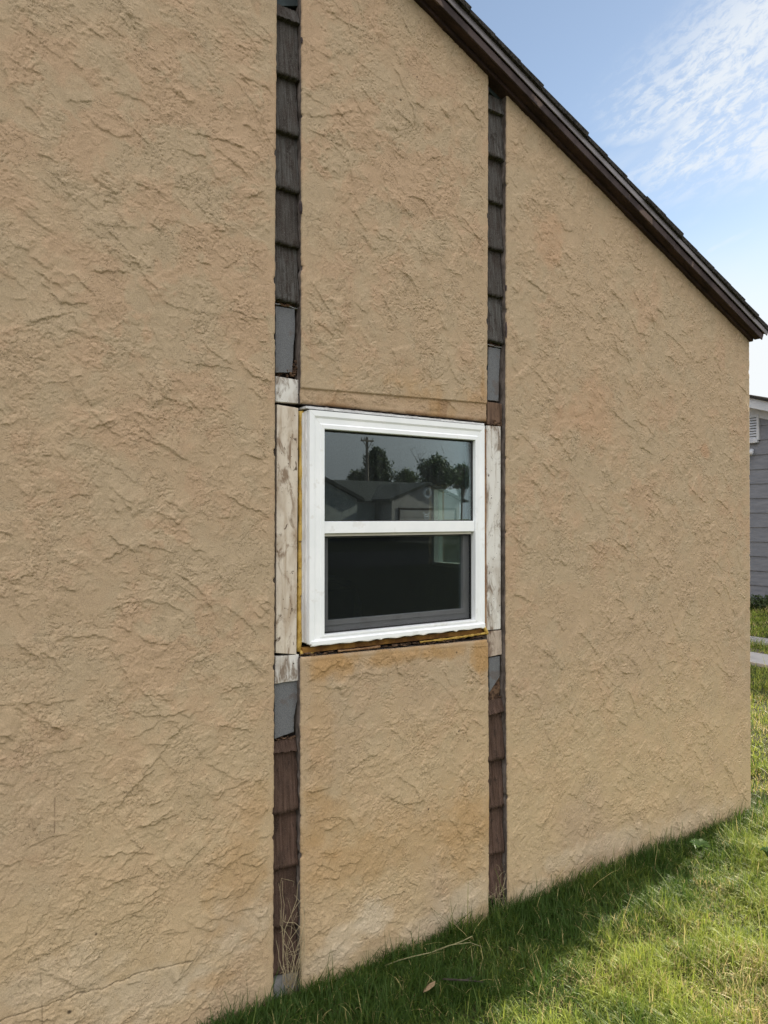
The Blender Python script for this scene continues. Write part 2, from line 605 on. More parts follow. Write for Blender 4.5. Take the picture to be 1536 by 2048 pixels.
M['glass'] = mat_glass('glass', (0.80, 0.86, 0.85), 2.45, 0.0002)
M['glass_low'] = mat_glass('glass_low', (0.70, 0.78, 0.76), 1.6, 0.0002)
M['glass_side'] = mat_glass('glass_side', (0.93, 0.95, 0.91), 0.8, 0.0)
M['screen'] = mat_screen()


def mat_leaf(name, attr=True, ca_=(0.05, 0.09, 0.02), cb_=(0.1, 0.15, 0.04), trans=0.35):
    m, t = new_mat(name)
    if attr:
        c = t.n('ShaderNodeAttribute', attribute_name='tint').outputs['Color']
    else:
        c = t.mix(t.ramp(t.noise(pos(t), 1.3, 3, 0.6), 0.35, 0.65), ca_, cb_)
    df = t.n('ShaderNodeBsdfPrincipled')
    t.put(df, 'Base Color', c)
    df.inputs['Roughness'].default_value = 0.55
    df.inputs['Specular IOR Level'].default_value = 0.25
    tl = t.n('ShaderNodeBsdfTranslucent')
    t.put(tl, 'Color', c)
    mx = t.n('ShaderNodeMixShader')
    mx.inputs[0].default_value = trans
    t.put(mx, 1, df.outputs[0])
    t.put(mx, 2, tl.outputs[0])
    o = t.n('ShaderNodeOutputMaterial')
    t.put(o, 0, mx.outputs[0])
    return m


M['grass'] = mat_leaf('grass')
M['leaf_dark'] = mat_leaf('leaf_dark', False, (0.028, 0.048, 0.020), (0.06, 0.085, 0.032), 0.25)
M['leaf_mid'] = mat_leaf('leaf_mid', False, (0.03, 0.055, 0.016), (0.07, 0.095, 0.03), 0.3)
M['leaf_weed'] = mat_leaf('leaf_weed', False, (0.055, 0.105, 0.03), (0.10, 0.165, 0.05), 0.35)

# ================================================================== THE HOUSE
house = empty('house', (1.9, 0.0, 0.0))
tag(house, 'tan stucco gable end with white window and two stripped vertical gaps', 'house')

# stucco top line (under the rake), along the gable
A0, A1 = W(978, 152), W(1500, 683)
RK = (A1[2] - A0[2]) / (A1[0] - A0[0])                # about -0.45
S_R = float(W(1500.5, 1034)[0])                       # right corner of the gable wall
RIDGE = -0.5


def rake(s):
    return np.where(s >= RIDGE, A0[2] + RK * (s - A0[0]), A0[2] + RK * (RIDGE - A0[0]) - RK * -1 * (RIDGE - s) * 1.0)


def edge_fn(pts):
    q = np.array([W(x, y) for x, y in pts])
    o = np.argsort(q[:, 2])
    zz, ss = q[o, 2], q[o, 0]
    return lambda z: np.interp(z, zz, ss)


E_L = edge_fn([(555, 0), (551.5, 500), (551, 900), (550, 1300), (548.5, 1700), (548, 2000)])
E_CL = edge_fn([(604, 0), (603.5, 600), (602.5, 1000), (602, 1400), (602, 1970)])
E_CR = edge_fn([(978, 160), (977, 500), (975.5, 800), (977.5, 1300), (979.5, 1600), (978.5, 1830)])
E_RL = edge_fn([(1014, 200), (1013, 700), (1013, 1300), (1016, 1650), (1016, 1830)])


def line_z(p, q):
    a, b = W(*p), W(*q)
    return lambda s: a[2] + (b[2] - a[2]) * (s - a[0]) / (b[0] - a[0])


Z_UB = line_z((604, 806), (975, 843))                 # underside of the panel over the window
Z_LT = line_z((603, 1315), (976, 1279))               # top of the panel below it
Z_SEAM = line_z((605, 776), (975, 807))


def seg_dist(s, z, a, b):
    ax, az_, bx, bz = a[0], a[2], b[0], b[2]
    t = np.clip(((s - ax) * (bx - ax) + (z - az_) * (bz - az_)) / ((bx - ax) ** 2 + (bz - az_) ** 2), 0, 1)
    return np.hypot(s - (ax + t * (bx - ax)), z - (az_ + t * (bz - az_)))


CRACK = [W(*p) for p in [(-60, 2075), (0, 2043), (60, 2022), (110, 2005), (160, 1984), (185, 1980), (225, 1969), (262, 1955), (285, 1944), (330, 1934), (386, 1920)]]
SPECKS = [(801, 200, 4), (834, 154, 3), (917, 1462, 3.5), (935, 1482, 2.5), (935, 1458, 2), (856, 1618, 3.5), (913, 1305, 3), (138, 2022, 5),
          (192, 1868, 3), (1103, 1120, 2), (1207, 1435, 2), (600, 1012, 2), (1105, 1262, 2)]


def stucco_h(s, z):
    """relief of the trowelled stucco, metres outwards, and a coat tone that changes from smear to smear"""
    lo = fbm(s * 1.7, z * 1.7, 3, 11)
    lo2 = fbm(s * 3.1, z * 3.1, 3, 23)
    fx = 0.0045 * fbm(s * 85, z * 85, 2, 37)
    fz = 0.0045 * fbm(s * 85, z * 85, 2, 47)
    wx = s + 0.030 * fbm(s * 7, z * 7, 3, 31) + 0.010 * fbm(s * 28, z * 28, 2, 33) + fx
    wz = z + 0.030 * fbm(s * 7, z * 7, 3, 41) + 0.010 * fbm(s * 28, z * 28, 2, 43) + fz
    h = 0.0014 * fbm(s * 5, z * 5, 3, 5)
    gates = fbm(s * 6.5, z * 6.5, 3, 113)
    tone = np.zeros(s.shape)

    def strokes(ang, sc_a, sc_b, k, seed, amp, gate_lo, gate_hi):
        c, s_ = math.cos(ang), math.sin(ang)
        a = wx * c + wz * s_
        b = -wx * s_ + wz * c
        n = fbm(a * sc_a, b * sc_b, 3, seed, 0.5) * k
        cell = np.floor(n)
        f = n - cell
        hsh = np.sin(cell * 7.31 + seed) * 0.5
        gate = sstep(gate_lo, gate_hi, gates * (1 if seed % 2 else -1) + 0.5 * hsh)
        return amp * gate * f ** 2.6, hsh * gate
    wr = sstep(1.4, 2.4, s + 0.5 * lo2)
    wlow = sstep(1.3, 0.6, z + 0.4 * lo2)
    diag = (1 - wr) * (1 - wlow)
    for wgt, args in [(diag, (RAD(-38), 3.0, 7.5, 2.4, 61, 0.0008, -0.25, 0.15)),
                      (wr * (1 - 0.4 * wlow), (RAD(-76), 1.7, 7.0, 2.2, 67, 0.0008, -0.2, 0.2)),
                      (wlow * (1 - 0.5 * wr), (RAD(26), 2.4, 6.0, 2.3, 71, 0.0008, -0.2, 0.2)),
                      (1.0, (RAD(-58), 4.5, 10.0, 1.7, 74, 0.0009, 0.0, 0.35)),
                      (1.0, (RAD(12), 5.5, 9.0, 1.6, 79, 0.0008, 0.1, 0.4))]:
        dh, dt = strokes(*args)
        h = h + wgt * dh
        tone = tone + wgt * dt
    # flat islands left standing, sharp all round
    isl = fbm(wx * 12, wz * 12, 3, 121)
    h = h + 0.0011 * sstep(0.10, 0.12, isl) * sstep(-0.35, 0.1, lo2 + 0.3 * gates)
    isl2 = fbm(wx * 27, wz * 25, 3, 127)
    h = h + 0.0009 * sstep(0.10, 0.13, isl2) * sstep(-0.05, 0.25, gates)
    # crumbs dragged up between the flattened places
    zone = sstep(-0.05, 0.32, fbm(s * 5.0, z * 5.0, 3, 83) + 0.25 * gates)
    zone2 = sstep(-0.05, 0.35, fbm(s * 8.0, z * 6.0, 3, 87))
    cr = fbm(wx * 60, wz * 52, 2, 89)
    h = h + 0.0007 * zone * sstep(0.17, 0.25, cr)
    cr2 = fbm(wx * 100, wz * 88, 2, 97)
    h = h - 0.0018 * zone2 * sstep(0.28, 0.38, cr2)
    # trowel drags
    dr = fbm((wx * 0.85 + wz * 0.5) * 9, (-wx * 0.5 + wz * 0.85) * 120, 2, 101)
    h = h + 0.0005 * dr * sstep(0.0, 0.4, lo2)
    return h, tone + 0.5 * (zone - 0.4)


_sr = np.random.default_rng(77)
EDGES = []


def _edge(long_):
    _s, _z = _sr.uniform(-0.2, S_R), _sr.uniform(0.0, 3.6)
    if _z > 3.55 - 0.45 * (_s - 1.6):
        return
    if _s < 1.3 and _z > 1.0:
        mean, sp = -34, 30
    elif _z < 1.0 and _s < 1.6:
        mean, sp = 5, 42
    else:
        mean, sp = -60, 34
    if long_:
        EDGES.append((_s, _z, RAD(_sr.normal(mean, sp)), float(np.clip(_sr.lognormal(-2.35, 0.5), 0.05, 0.32)), _sr.uniform(0.0022, 0.0044),
                      _sr.uniform(0.016, 0.060), int(_sr.integers(0, 200)), _sr.normal(0, 2.2)))
    else:
        k = float(fbm(np.array([_s * 5.0]), np.array([_z * 5.0]), 3, 83)[0] + 0.6 * perlin(np.array([_s * 2.2]), np.array([_z * 2.2]), 91)[0])
        if _sr.random() > min(1.0, max(0.10, (0.42 if _s < 2.0 else 0.62) + 1.1 * k)):
            return
        EDGES.append((_s, _z, RAD(_sr.normal(mean * .8, sp + 16)), float(np.clip(_sr.lognormal(-3.65, 0.45), 0.010, 0.07)), _sr.uniform(0.0014, 0.0030),
                      _sr.uniform(0.002, 0.007), int(_sr.integers(0, 200)), _sr.normal(0, 22.0)))


for _i in range(1500):
    _edge(True)
for _i in range(24000):
    _edge(False)


def add_edges(h, s, z, fade):
    """lips left by the trowel: a sharp step on the lower side, fading out upwards"""
    zr_, sc_ = z[:, z.shape[1] // 2], s[s.shape[0] // 2]
    zlo, zhi = z.min(1), z.max(1)
    for (s0, z0, a, L, amp, fall, sd_, crv) in EDGES:
        m_ = L * 0.55 + 0.004 + fall * 2.5
        c0, c1 = np.searchsorted(sc_, [s0 - m_, s0 + m_])
        if c1 - c0 < 3:
            continue
        r = np.nonzero((zhi > z0 - m_) & (zlo < z0 + m_))[0]
        if len(r) < 3:
            continue
        r0, r1 = r[0], r[-1] + 1
        S_, Z_ = s[r0:r1, c0:c1] - s0, z[r0:r1, c0:c1] - z0
        u = S_ * math.cos(a) + Z_ * math.sin(a)
        v = -S_ * math.sin(a) + Z_ * math.cos(a)
        o_ = u * 0 + sd_ * 1.7
        v = v - crv * u * u - 0.0022 * perlin(u * 130 + sd_, o_, 9)
        if L > 0.05:
            v = v - 0.14 * L * perlin(u * .45 / L + sd_, o_, 7) - 0.0065 * perlin(u * 45 + sd_, o_, 5)
        k = amp * np.clip(v / 0.0012, 0, 1) * np.exp(-np.maximum(v, 0) / fall) * sstep(L * .5, L * .28, np.abs(u)) * (0.6 + 0.4 * np.clip(0.5 + 1.5 * perlin(u * 30, o_, 13), 0, 1))
        h[r0:r1, c0:c1] += k * fade[r0:r1, c0:c1]
    return h


def blob(s, z, x, y, rx, ry, seed=0, soft=0.6):
    """ragged patch round photo pixel (x, y), radii in photo pixels"""
    c, ex, ey = W(x, y), W(x + rx, y), W(x, y - ry)
    a, b = max(ex[0] - c[0], 1e-3), max(ey[2] - c[2], 1e-3)
    d = np.hypot((s - c[0]) / a, (z - c[2]) / b) + 0.45 * fbm(s * 13, z * 13, 4, 200 + seed)
    return sstep(1.0 + soft * 0.5, 1.0 - soft, d)


def stucco_c(s, z, which, tone):
    n1 = fbm(s * 1.6, z * 1.6, 4, 301)
    n2 = fbm(s * 4.2, z * 4.2, 5, 311, 0.6)
    n3 = fbm(s * 22, z * 22, 3, 321)
    base = np.array([0.410, 0.303, 0.198])
    pink = np.array([0.415, 0.289, 0.188])
    grey = np.array([0.398, 0.306, 0.203])
    pale = np.array([0.54, 0.45, 0.33])
    ochre = np.array([0.385, 0.235, 0.105])
    brown = np.array([0.235, 0.130, 0.060])
    upper_left = sstep(1.1, 2.4, z) * sstep(2.4, 1.1, s)
    kp = sstep(0.0, 0.45, 0.7 * n2 + 0.45 * n1 + 0.45 * upper_left - 0.30 + 0.15 * n3 + 0.75 * tone) * 0.72
    kg = sstep(0.0, 0.5, -0.7 * n2 + 0.3 * n1 + 0.1 * n3 - 0.6 * tone) * 0.85
    c = base[None, None] * np.ones(s.shape + (1,))

    def over(col, k):
        nonlocal c
        k = np.clip(k, 0, 1)[..., None]
        c = c * (1 - k) + col * k
    over(grey, kg)
    over(pink, kp)
    c = c * (1 + 0.05 * n3[..., None])
    # lighter golden tone low on the wall
    over(np.array([0.485, 0.362, 0.212]), sstep(1.5, 0.2, z) * 0.6 * sstep(-0.5, 0.5, n1 + 0.3))
    if which == 'upper':
        over(ochre, sstep(0.09, 0.0, np.abs(z - Z_SEAM(s) - 0.03)) * 0.45 * sstep(-0.5, 0.4, n2))
        under = sstep(0.004, -0.004, z - Z_SEAM(s))
        over(pink * 0.97, under * 0.5)
        over(brown, under * sstep(0.3, 0.75, fbm(s * 9, z * 3, 3, 331) + 0.1) * 0.55)
        over(brown, np.exp(-np.abs(z - Z_SEAM(s)) / 0.0018) * 0.35)
        over(brown, sstep(0.022, 0.0, z - Z_UB(s)) * 0.8 * sstep(-0.3, 0.4, n2))
        for px, py, rx, ry, k in [(870, 820, 12, 20, .5), (905, 825, 10, 16, .4), (965, 770, 6, 40, .5)]:
            over(ochre * 0.9, blob(s, z, px, py, rx, ry, px) * k)
    if which == 'lower':
        for px, py, rx, ry, k in [(790, 1690, 230, 70, .30), (640, 1650, 60, 70, .40), (940, 1660, 60, 90, .45), (700, 1730, 90, 50, .28),
                                  (660, 1328, 50, 26, .85), (790, 1312, 90, 18, .75), (965, 1312, 24, 46, .9), (690, 1345, 22, 18, .6), (880, 1305, 40, 16, .6),
                                  (915, 1300, 30, 14, .4), (640, 1500, 30, 200, .25)]:
            over(ochre, blob(s, z, px, py, rx, ry, px) * k)
        for px, py, rx, ry, k in [(740, 1835, 50, 36, .7), (690, 1880, 40, 40, .5), (930, 1800, 60, 36, .5), (650, 1920, 50, 30, .4), (870, 1850, 80, 25, .35)]:
            over(pale, blob(s, z, px, py, rx, ry, py) * k)
    if which == 'left':
        for px, py, rx, ry, k in [(480, 1850, 70, 60, .35), (300, 1990, 140, 50, .4), (120, 1960, 140, 60, .35), (400, 1960, 60, 30, .35)]:
            over(pale * 0.97, blob(s, z, px, py, rx, ry, py) * k)
        for px, py, rx, ry, k in [(480, 1760, 60, 110, .4), (510, 1620, 30, 60, .3), (430, 1960, 50, 18, .4)]:
            over(ochre, blob(s, z, px, py, rx, ry, px) * k)
        d = np.full(s.shape, 9.0)
        sw, zw = s + 0.004 * fbm(s * 30, z * 30, 3, 341), z + 0.006 * fbm(s * 30, z * 30, 3, 343)
        for a, b in zip(CRACK[:-1], CRACK[1:]):
            d = np.minimum(d, seg_dist(sw, zw, a, b))
        over(np.array([0.05, 0.035, 0.025]), np.exp(-(d / 0.0016) ** 2) * 0.6 * sstep(-0.6, 0.1, fbm(s * 12, z * 12, 2, 347)))
        for a, b in [((110, 1560), (108, 1700)), ((80, 1925), (85, 2060))]:
            d = seg_dist(s, z, W(*a), W(*b))
            over(np.array([0.12, 0.08, 0.05]), np.exp(-(d / 0.0014) ** 2) * 0.7 * sstep(-0.1, 0.2, fbm(s * 20, z * 22, 2, 353)))
    if which == 'right':
        for px, py, rx, ry, k in [(1190, 830, 40, 80, .28), (1140, 840, 40, 30, .2), (1410, 905, 10, 14, .4), (1100, 480, 30, 60, .3)]:
            over(np.array([0.46, 0.25, 0.145]), blob(s, z, px, py, rx, ry, px) * k)
        for px, py, rx, ry, k in [(1200, 1690, 120, 24, .35), (1060, 1780, 50, 20, .4), (1380, 1640, 80, 22, .3), (1075, 880, 26, 24, .25)]:
            over(pale, blob(s, z, px, py, rx, ry, py) * k)
    for px, py, r in SPECKS:
        c0 = W(px, py)
        d = np.hypot(s - c0[0], z - c0[2])
        over(np.array([0.06, 0.045, 0.03]), sstep(r * 0.0016, r * 0.0007, d) * 0.9)
    return np.clip(c, 0.02, 0.8)


EDGE_R = 0.007


def cols(a, b, step, la=True, lb=True):
    e = [0.0, 0.0012, 0.0026, 0.0044, EDGE_R]
    lo_ = [a + k for k in e] if la else [a]
    hi_ = [b - k for k in reversed(e)] if lb else [b]
    n = max(2, int((hi_[0] - lo_[-1]) / step))
    return np.array(lo_ + list(np.linspace(lo_[-1], hi_[0], n + 1)[1:-1]) + hi_)


def stucco_panel(which, label, sl, sr, zb, zt, ucols, vrows, el=True, er=True, eb=False, et=False):
    """sl, sr: edge functions of z; zb, zt: functions of s"""
    SL, SR = ucols[0], ucols[-1]
    U, V = np.meshgrid((ucols - SL) / (SR - SL), vrows)
    s0 = SL + (SR - SL) * U
    z0 = zb(s0) + (zt(s0) - zb(s0)) * V
    dl, dr_ = sl(z0) - SL, sr(z0) - SR
    jl, jr = 0.0019 * fbm(z0 * 30, z0 * 0 + 1.3, 3, 401), 0.0019 * fbm(z0 * 30, z0 * 0 + 7.7, 3, 403)
    jl = jl + 0.0045 * sstep(0.42, 0.62, perlin(z0 * 23, z0 * 0 + 3.1, 409))
    jr = jr - 0.0045 * sstep(0.42, 0.62, perlin(z0 * 21, z0 * 0 + 8.2, 413))
    s = s0 + (dl + jl) * (1 - U) + (dr_ + jr) * U
    big = np.full(s.shape, 9.0)
    e = np.minimum(np.minimum(s - (sl(z0) + jl) if el else big, (sr(z0) + jr) - s if er else big),
                   np.minimum(z0 - zb(s0) if eb else big, zt(s0) - z0 if et else big))
    rnd = EDGE_R * (1 - np.sqrt(np.clip(1 - (1 - np.clip(e / EDGE_R, 0, 1)) ** 2, 0, 1)))
    fade = 0.12 + 0.88 * sstep(0.010, 0.034, e + 0.008 * fbm(s * 12, z0 * 12, 2, 405))
    h, tone = stucco_h(s, z0)
    h = add_edges(h * fade, s, z0, fade)
    h = h + 0.0008 * sstep(0.018, 0.013, e) * sstep(0.004, 0.010, e)
    if which == 'upper':
        h = h - 0.0055 * sstep(0.003, -0.004, z0 - Z_SEAM(s))
    if which == 'left':
        d = np.full(s.shape, 9.0)
        sw, zw = s + 0.004 * fbm(s * 30, z0 * 30, 3, 341), z0 + 0.006 * fbm(s * 30, z0 * 30, 3, 343)
        for a, b in zip(CRACK[:-1], CRACK[1:]):
            d = np.minimum(d, seg_dist(sw, zw, a, b))
        h = h - 0.003 * np.exp(-(d / 0.002) ** 2)
    P = np.stack([s, rnd - h, z0], -1)
    me = grid_mesh('stucco_panel', P, {'tint': stucco_c(s, z0, which, tone)}, smooth=False)
    o = link('stucco_panel', me, M['stucco'], house)
    tag(o, label)
    # cut edges: from the rounded front back to the sheathing
    depth = 0.052

    def strip(line, key, sgn):
        n = len(line)
        rows = []
        for i, k in enumerate(np.linspace(0, 1, 7)):
            q = line.copy()
            q[:, 1] = line[:, 1] + (depth - line[:, 1]) * k
            wob = 0.0022 * fbm(q[:, 2] * 26 + q[:, 0] * 26, np.full(n, k * 2.0), 3, 411) * (1 if i else 0)
            if key == 'v':
                q[:, 0] += wob + sgn * 0.0015 * k
            else:
                q[:, 2] += wob
            rows.append(q)
        g = np.stack(rows, 0)
        link('cut_edge', grid_mesh('cut_edge', g), M['cut_edge'], o)
    if el:
        strip(P[::3, 0].copy(), 'v', 1)
    if er:
        strip(P[::3, -1].copy(), 'v', -1)
    if eb:
        strip(P[0, ::3].copy(), 'h', 1)
    if et:
        strip(P[-1, ::3].copy(), 'h', 1)
    return o


STEP = 0.0023
zbot = lambda s: np.full(np.shape(s), -0.06)
ztop = lambda s: rake(s)

# left panel: fine where the photograph looks, coarser beyond its left edge
SLr = float(E_L(1.6))
c_fine = cols(0.16, SLr, STEP, False, True)
c_mid = np.arange(-1.4, 0.16, 0.010)
c_far = np.arange(-4.9, -1.4, 0.04)
ul = np.concatenate([c_far, c_mid, c_fine])
vl = np.concatenate([np.linspace(0, 0.85, 1420), np.linspace(0.85, 1, 60)[1:]])
stucco_panel('left', 'wide stucco panel left of the first gap', lambda z: np.full(np.shape(z), ul[0]), E_L, zbot, ztop, ul, vl, el=False)
# panel over the window
uc = cols(float(E_CL(2.5)), float(E_CR(2.5)), STEP)
hh = float(rake(np.array(1.5)) - Z_UB(1.5))
stucco_panel('upper', 'stucco panel above the window with a stained seam', E_CL, E_CR, lambda s: Z_UB(s), ztop, uc,
             np.concatenate([[0, .0008, .0018, .003], np.linspace(0.0048, 1, int(hh / STEP))]), eb=True)
# panel under the window
uc2 = cols(float(E_CL(0.6)), float(E_CR(0.6)), STEP)
stucco_panel('lower', 'stucco panel below the window, brown stained', E_CL, E_CR, zbot, lambda s: Z_LT(s), uc2,
             np.concatenate([np.linspace(0, 0.994, 500), [0.9965, 0.998, 0.9992, 1.0]]), et=True)
# right panel
ur = cols(float(E_RL(1.6)), S_R, 0.0030)
stucco_panel('right', 'stucco panel right of the second gap, up to the corner', E_RL, lambda z: np.full(np.shape(z), S_R),
             zbot, ztop, ur, np.linspace(0, 1, 1180))

# ---------------- sheathing behind everything, with the window hole
WL, WR = float(W(607, 1034, 0.036)[0]), float(W(972, 1034, -0.012)[0])
F_Y = -0.012                                            # front of the window frame
tl, tr_ = W(620, 818, F_Y), W(970, 852, F_Y)
bl, br = W(618, 1289, F_Y), W(969, 1251.5, F_Y)
FS0, FS1 = (tl[0] + bl[0]) / 2, (tr_[0] + br[0]) / 2
FZ0, FZ1 = (bl[2] + br[2]) / 2, (tl[2] + tr_[2]) / 2
sh = MB()
yb0, yb1 = 0.056, 0.075
for (a, b, c, d) in [(-4.9, FS0 - 0.02, -0.1, 2.5), (FS1 + 0.02, S_R - 0.02, -0.1, 2.5), (FS0 - 0.02, FS1 + 0.02, -0.1, FZ0 - 0.02), (FS0 - 0.02, FS1 + 0.02, FZ1 + 0.02, 2.5)]:
    sh.box(a, b, yb0, yb1, c, d)
zr = lambda s: float(rake(np.array(s)))
for a, b in [(-4.9, RIDGE), (RIDGE, S_R - 0.02)]:
    sh.hexa([(a, yb0, 2.5), (b, yb0, 2.5), (b, yb0, max(2.501, zr(b) - 0.01)), (a, yb0, max(2.501, zr(a) - 0.01))],
            [(a, yb1, 2.5), (b, yb1, 2.5), (b, yb1, max(2.501, zr(b) - 0.01)), (a, yb1, max(2.501, zr(a) - 0.01))])
sh.build('sheathing', M['backing'], house)

# ---------------- old wood shakes in the two gaps


def shake(sl, sr, zb_l, zb_r, zt_, m, jag=0.004, seed=0, label=None):
    """one course: combed face, butt at the bottom proud of the course below"""
    nx, ny = 30, 16
    dzj, tj = random.uniform(-.004, .004), random.uniform(-.004, .003)
    zb_l, zb_r = zb_l + dzj * .3, zb_r - dzj * .5
    rnd_ = np.random.default_rng(500 + seed)
    U, V = np.meshgrid(np.linspace(0, 1, nx), np.linspace(0, 1, ny))
    zz = (zb_l + (zb_r - zb_l) * U) * (1 - V) + zt_ * V
    right = sr + jag * (fbm(zz * 25, zz * 0, 3, seed) - 0.3)
    ss = sl + (right - sl) * U
    groove = 0.0014 * np.sin(U * (right - sl) / 0.0125 * 2 * np.pi + seed) + 0.0008 * fbm(ss * 160, zz * 8, 2, seed + 9)
    yy = 0.017 + tj + 0.020 * V - groove + 0.0035 * fbm(ss * 14, zz * 9, 2, seed + 3) * (1 - V)
    yy = np.where(V < 0.01, yy, yy)
    front = np.stack([ss, yy, zz + np.where(V == 0, 0.0045 * fbm(ss * 70, ss * 0, 3, seed), 0)], -1)
    butt = front[0:1].copy()
    butt[..., 1] = 0.052
    butt2 = butt.copy()
    sheet = np.concatenate([butt2, front], 0)
    rightside = sheet[:, -1:].copy()
    rightside[..., 1] = 0.054
    sheet = np.concatenate([sheet, rightside], 1)
    o = link('shingle', grid_mesh('shingle', sheet, smooth=False), m, house)
    if label:
        tag(o, label)
    return o


def course_set(pix, top, xl, xr, m, seed, gap_l, gap_r, bigrow=None):
    prev = top
    for i, (yl, yr) in enumerate(pix):
        pl, pr = W(xl, yl, 0.03), W(xr, yr, 0.03)
        zc = (pl[2] + pr[2]) / 2
        sl_ = float(gap_l(zc)) - 0.012
        sr_ = float(gap_r(zc)) + 0.0005
        shake(sl_, sr_, pl[2] + (sl_ - pl[0]) * (pr[2] - pl[2]) / (pr[0] - pl[0]), pr[2], prev + 0.004, m, 0.005, seed + i)
        prev = zc


course_set([(36, 54), (150, 167), (263, 278), (376, 391), (487, 501), (600, 613)], float(W(555, 8, 0.03)[2]), 553, 597, M['shake_grey'], 1, E_L, E_CL)
course_set([(1505, 1500), (1627, 1617), (1738, 1728), (1853, 1846), (1945, 1935)], float(W(550, 1487, 0.03)[2]), 549, 595, M['shake_red'], 20, E_L, E_CL)
course_set([(223, 233), (313, 326), (405, 414), (498, 506), (592, 598), (683, 690)], float(W(980, 190, 0.03)[2]), 978, 1007, M['shake_grey'], 40, E_CR, E_RL)
course_set([(1428, 1421), (1521, 1514), (1617, 1609), (1707, 1701), (1795, 1788)], float(W(980, 1402, 0.03)[2]), 979, 1009, M['shake_red'], 60, E_CR, E_RL)


def plate(name, quad, y0, y1, m, bevel=0.0015, label=None, parent=None, jag=0.0):
    """board given by its photo outline, front face on the plane y0, back on y1"""
    fr = []
    k = len(quad)
    for i in range(k):
        a, b = W(*quad[i], y0), W(*quad[(i + 1) % k], y0)
        n = 1 if jag == 0 else max(1, int(np.linalg.norm(b - a) / 0.012))
        for j in range(n):
            p = a + (b - a) * j / n
            if j:
                p[0] += random.uniform(-jag, jag)
                p[2] += random.uniform(-jag, jag)
            fr.append(p)
    fr = fr[::-1]
    bk_ = [np.array([p[0], y1, p[2]]) for p in fr]
    o = MB().hexa(fr, bk_).build(name, m, parent or house, bevel)
    if label:
        tag(o, label)
    return o


# left gap, from the top
plate('underlayment', [(552, -20), (603, -30), (603, 12), (552, 12)], 0.036, 0.05, M['felt_dark'], label='strip of dark green underlayment at the top of a gap')
plate('building_paper', [(551, 612), (590, 618), (590, 660), (587, 700), (585, 745), (551, 745)], 0.031, 0.052, M['felt'], jag=0.001)
plate('trim_board', [(551, 752), (597, 760), (597, 807), (551, 803)], 0.024, 0.05, M['board_white'], label='short peeling white board')
plate('trim_board', [(554, 809), (597, 816), (595, 1050), (593, 1309), (551.5, 1306), (553, 1050)], 0.022, 0.05, M['board_cream'], label='long cream board left of the window')
plate('trim_board', [(551, 1313), (598, 1309), (597, 1361), (574, 1364), (550, 1368)], 0.024, 0.05, M['board_white'], jag=0.0006, label='short cracked white board')
plate('building_paper', [(549, 1362), (595, 1352), (595, 1400), (588, 1435), (588, 1464), (549, 1478)], 0.031, 0.052, M['felt'], jag=0.001)
# right gap
plate('underlayment', [(978, 165), (1014, 196), (1014, 208), (1004, 206), (978, 182)], 0.034, 0.05, M['felt_dark'])
plate('building_paper', [(977, 694), (1001, 698), (998, 760), (997, 803), (975, 800)], 0.031, 0.052, M['felt'], jag=0.001)
plate('trim_board', [(975, 803), (1004, 808), (1004, 852), (975, 848)], 0.024, 0.05, M['board_brown'], jag=0.001, label='rotten brown board end')
plate('trim_board', [(973, 851), (1001.5, 853), (1001.5, 1258), (973, 1261)], 0.022, 0.05, M['board_white'], label='long white board right of the window')
plate('trim_board', [(973.5, 1263), (1003, 1260), (1004, 1309), (976, 1314)], 0.024, 0.05, M['board_rot'], jag=0.001, label='rotten flaking board end')
plate('building_paper', [(978, 1316), (1000, 1312), (1000, 1352), (979, 1385)], 0.031, 0.052, M['felt'], jag=0.001)
plate('wood_sliver', [(998, 1349), (1001, 1376), (995, 1404), (979, 1406), (979, 1378)], 0.034, 0.05, M['rot'], jag=0.001, label='brown triangular sliver of broken sheathing')
# foundation stubs at the foot of the gaps
plate('foundation', [(548, 1952), (604, 1940), (604, 2040), (548, 2060)], 0.026, 0.05, M['concrete'], 0.003, label='grey concrete footing at the foot of the gap', jag=0.002)

# crumbs of rotten wood
for nm, x0, x1, y0, y1, n, yy in [('rotten_wood', 553, 597, 733, 752, 46, 0.040), ('rotten_wood', 575, 597, 722, 750, 26, 0.036), ('rotten_wood', 551, 596, 1472, 1503, 70, 0.040),
                                  ('rotten_wood', 552, 598, 600, 611, 34, 0.034), ('rotten_wood', 978, 1005, 683, 693, 22, 0.034),
                                  ('rotten_wood', 994, 1006, 1384, 1402, 16, 0.040), ('rotten_wood', 979, 1010, 1790, 1850, 60, 0.044),
                                  ('rotten_wood', 975, 1004, 840, 852, 22, 0.024)]:
    q = MB()
    for i in range(n):
        x_, y_ = random.uniform(x0, x1), random.uniform(y0, y1)
        c = W(x_, y_, yy + random.uniform(-0.003, 0.006))
        r = random.uniform(0.0025, 0.007)
        q.lump(c, (r * random.uniform(.8, 2), r * .7, r * random.uniform(.6, 1.2)), 1, 0.35)
    q.build(nm, M['rot'], house)
for pts in [[(551, 608), (568, 609.5), (580, 613), (590, 617), (598, 617.5)], [(976, 689), (985, 691), (994, 694), (1006, 695)]]:
    q = MB()
    pw = [W(x_, y_, 0.030) for x_, y_ in pts]
    for a, b in zip(pw[:-1], pw[1:]):
        q.hexa([(a[0], .030, a[2]), (b[0], .030, b[2]), (b[0], .031, b[2] + .0022), (a[0], .031, a[2] + .0022)],
               [(a[0], .05, a[2]), (b[0], .05, b[2]), (b[0], .05, b[2] + .0022), (a[0], .05, a[2] + .0022)])
    q.build('flashing', M['alu'], house)
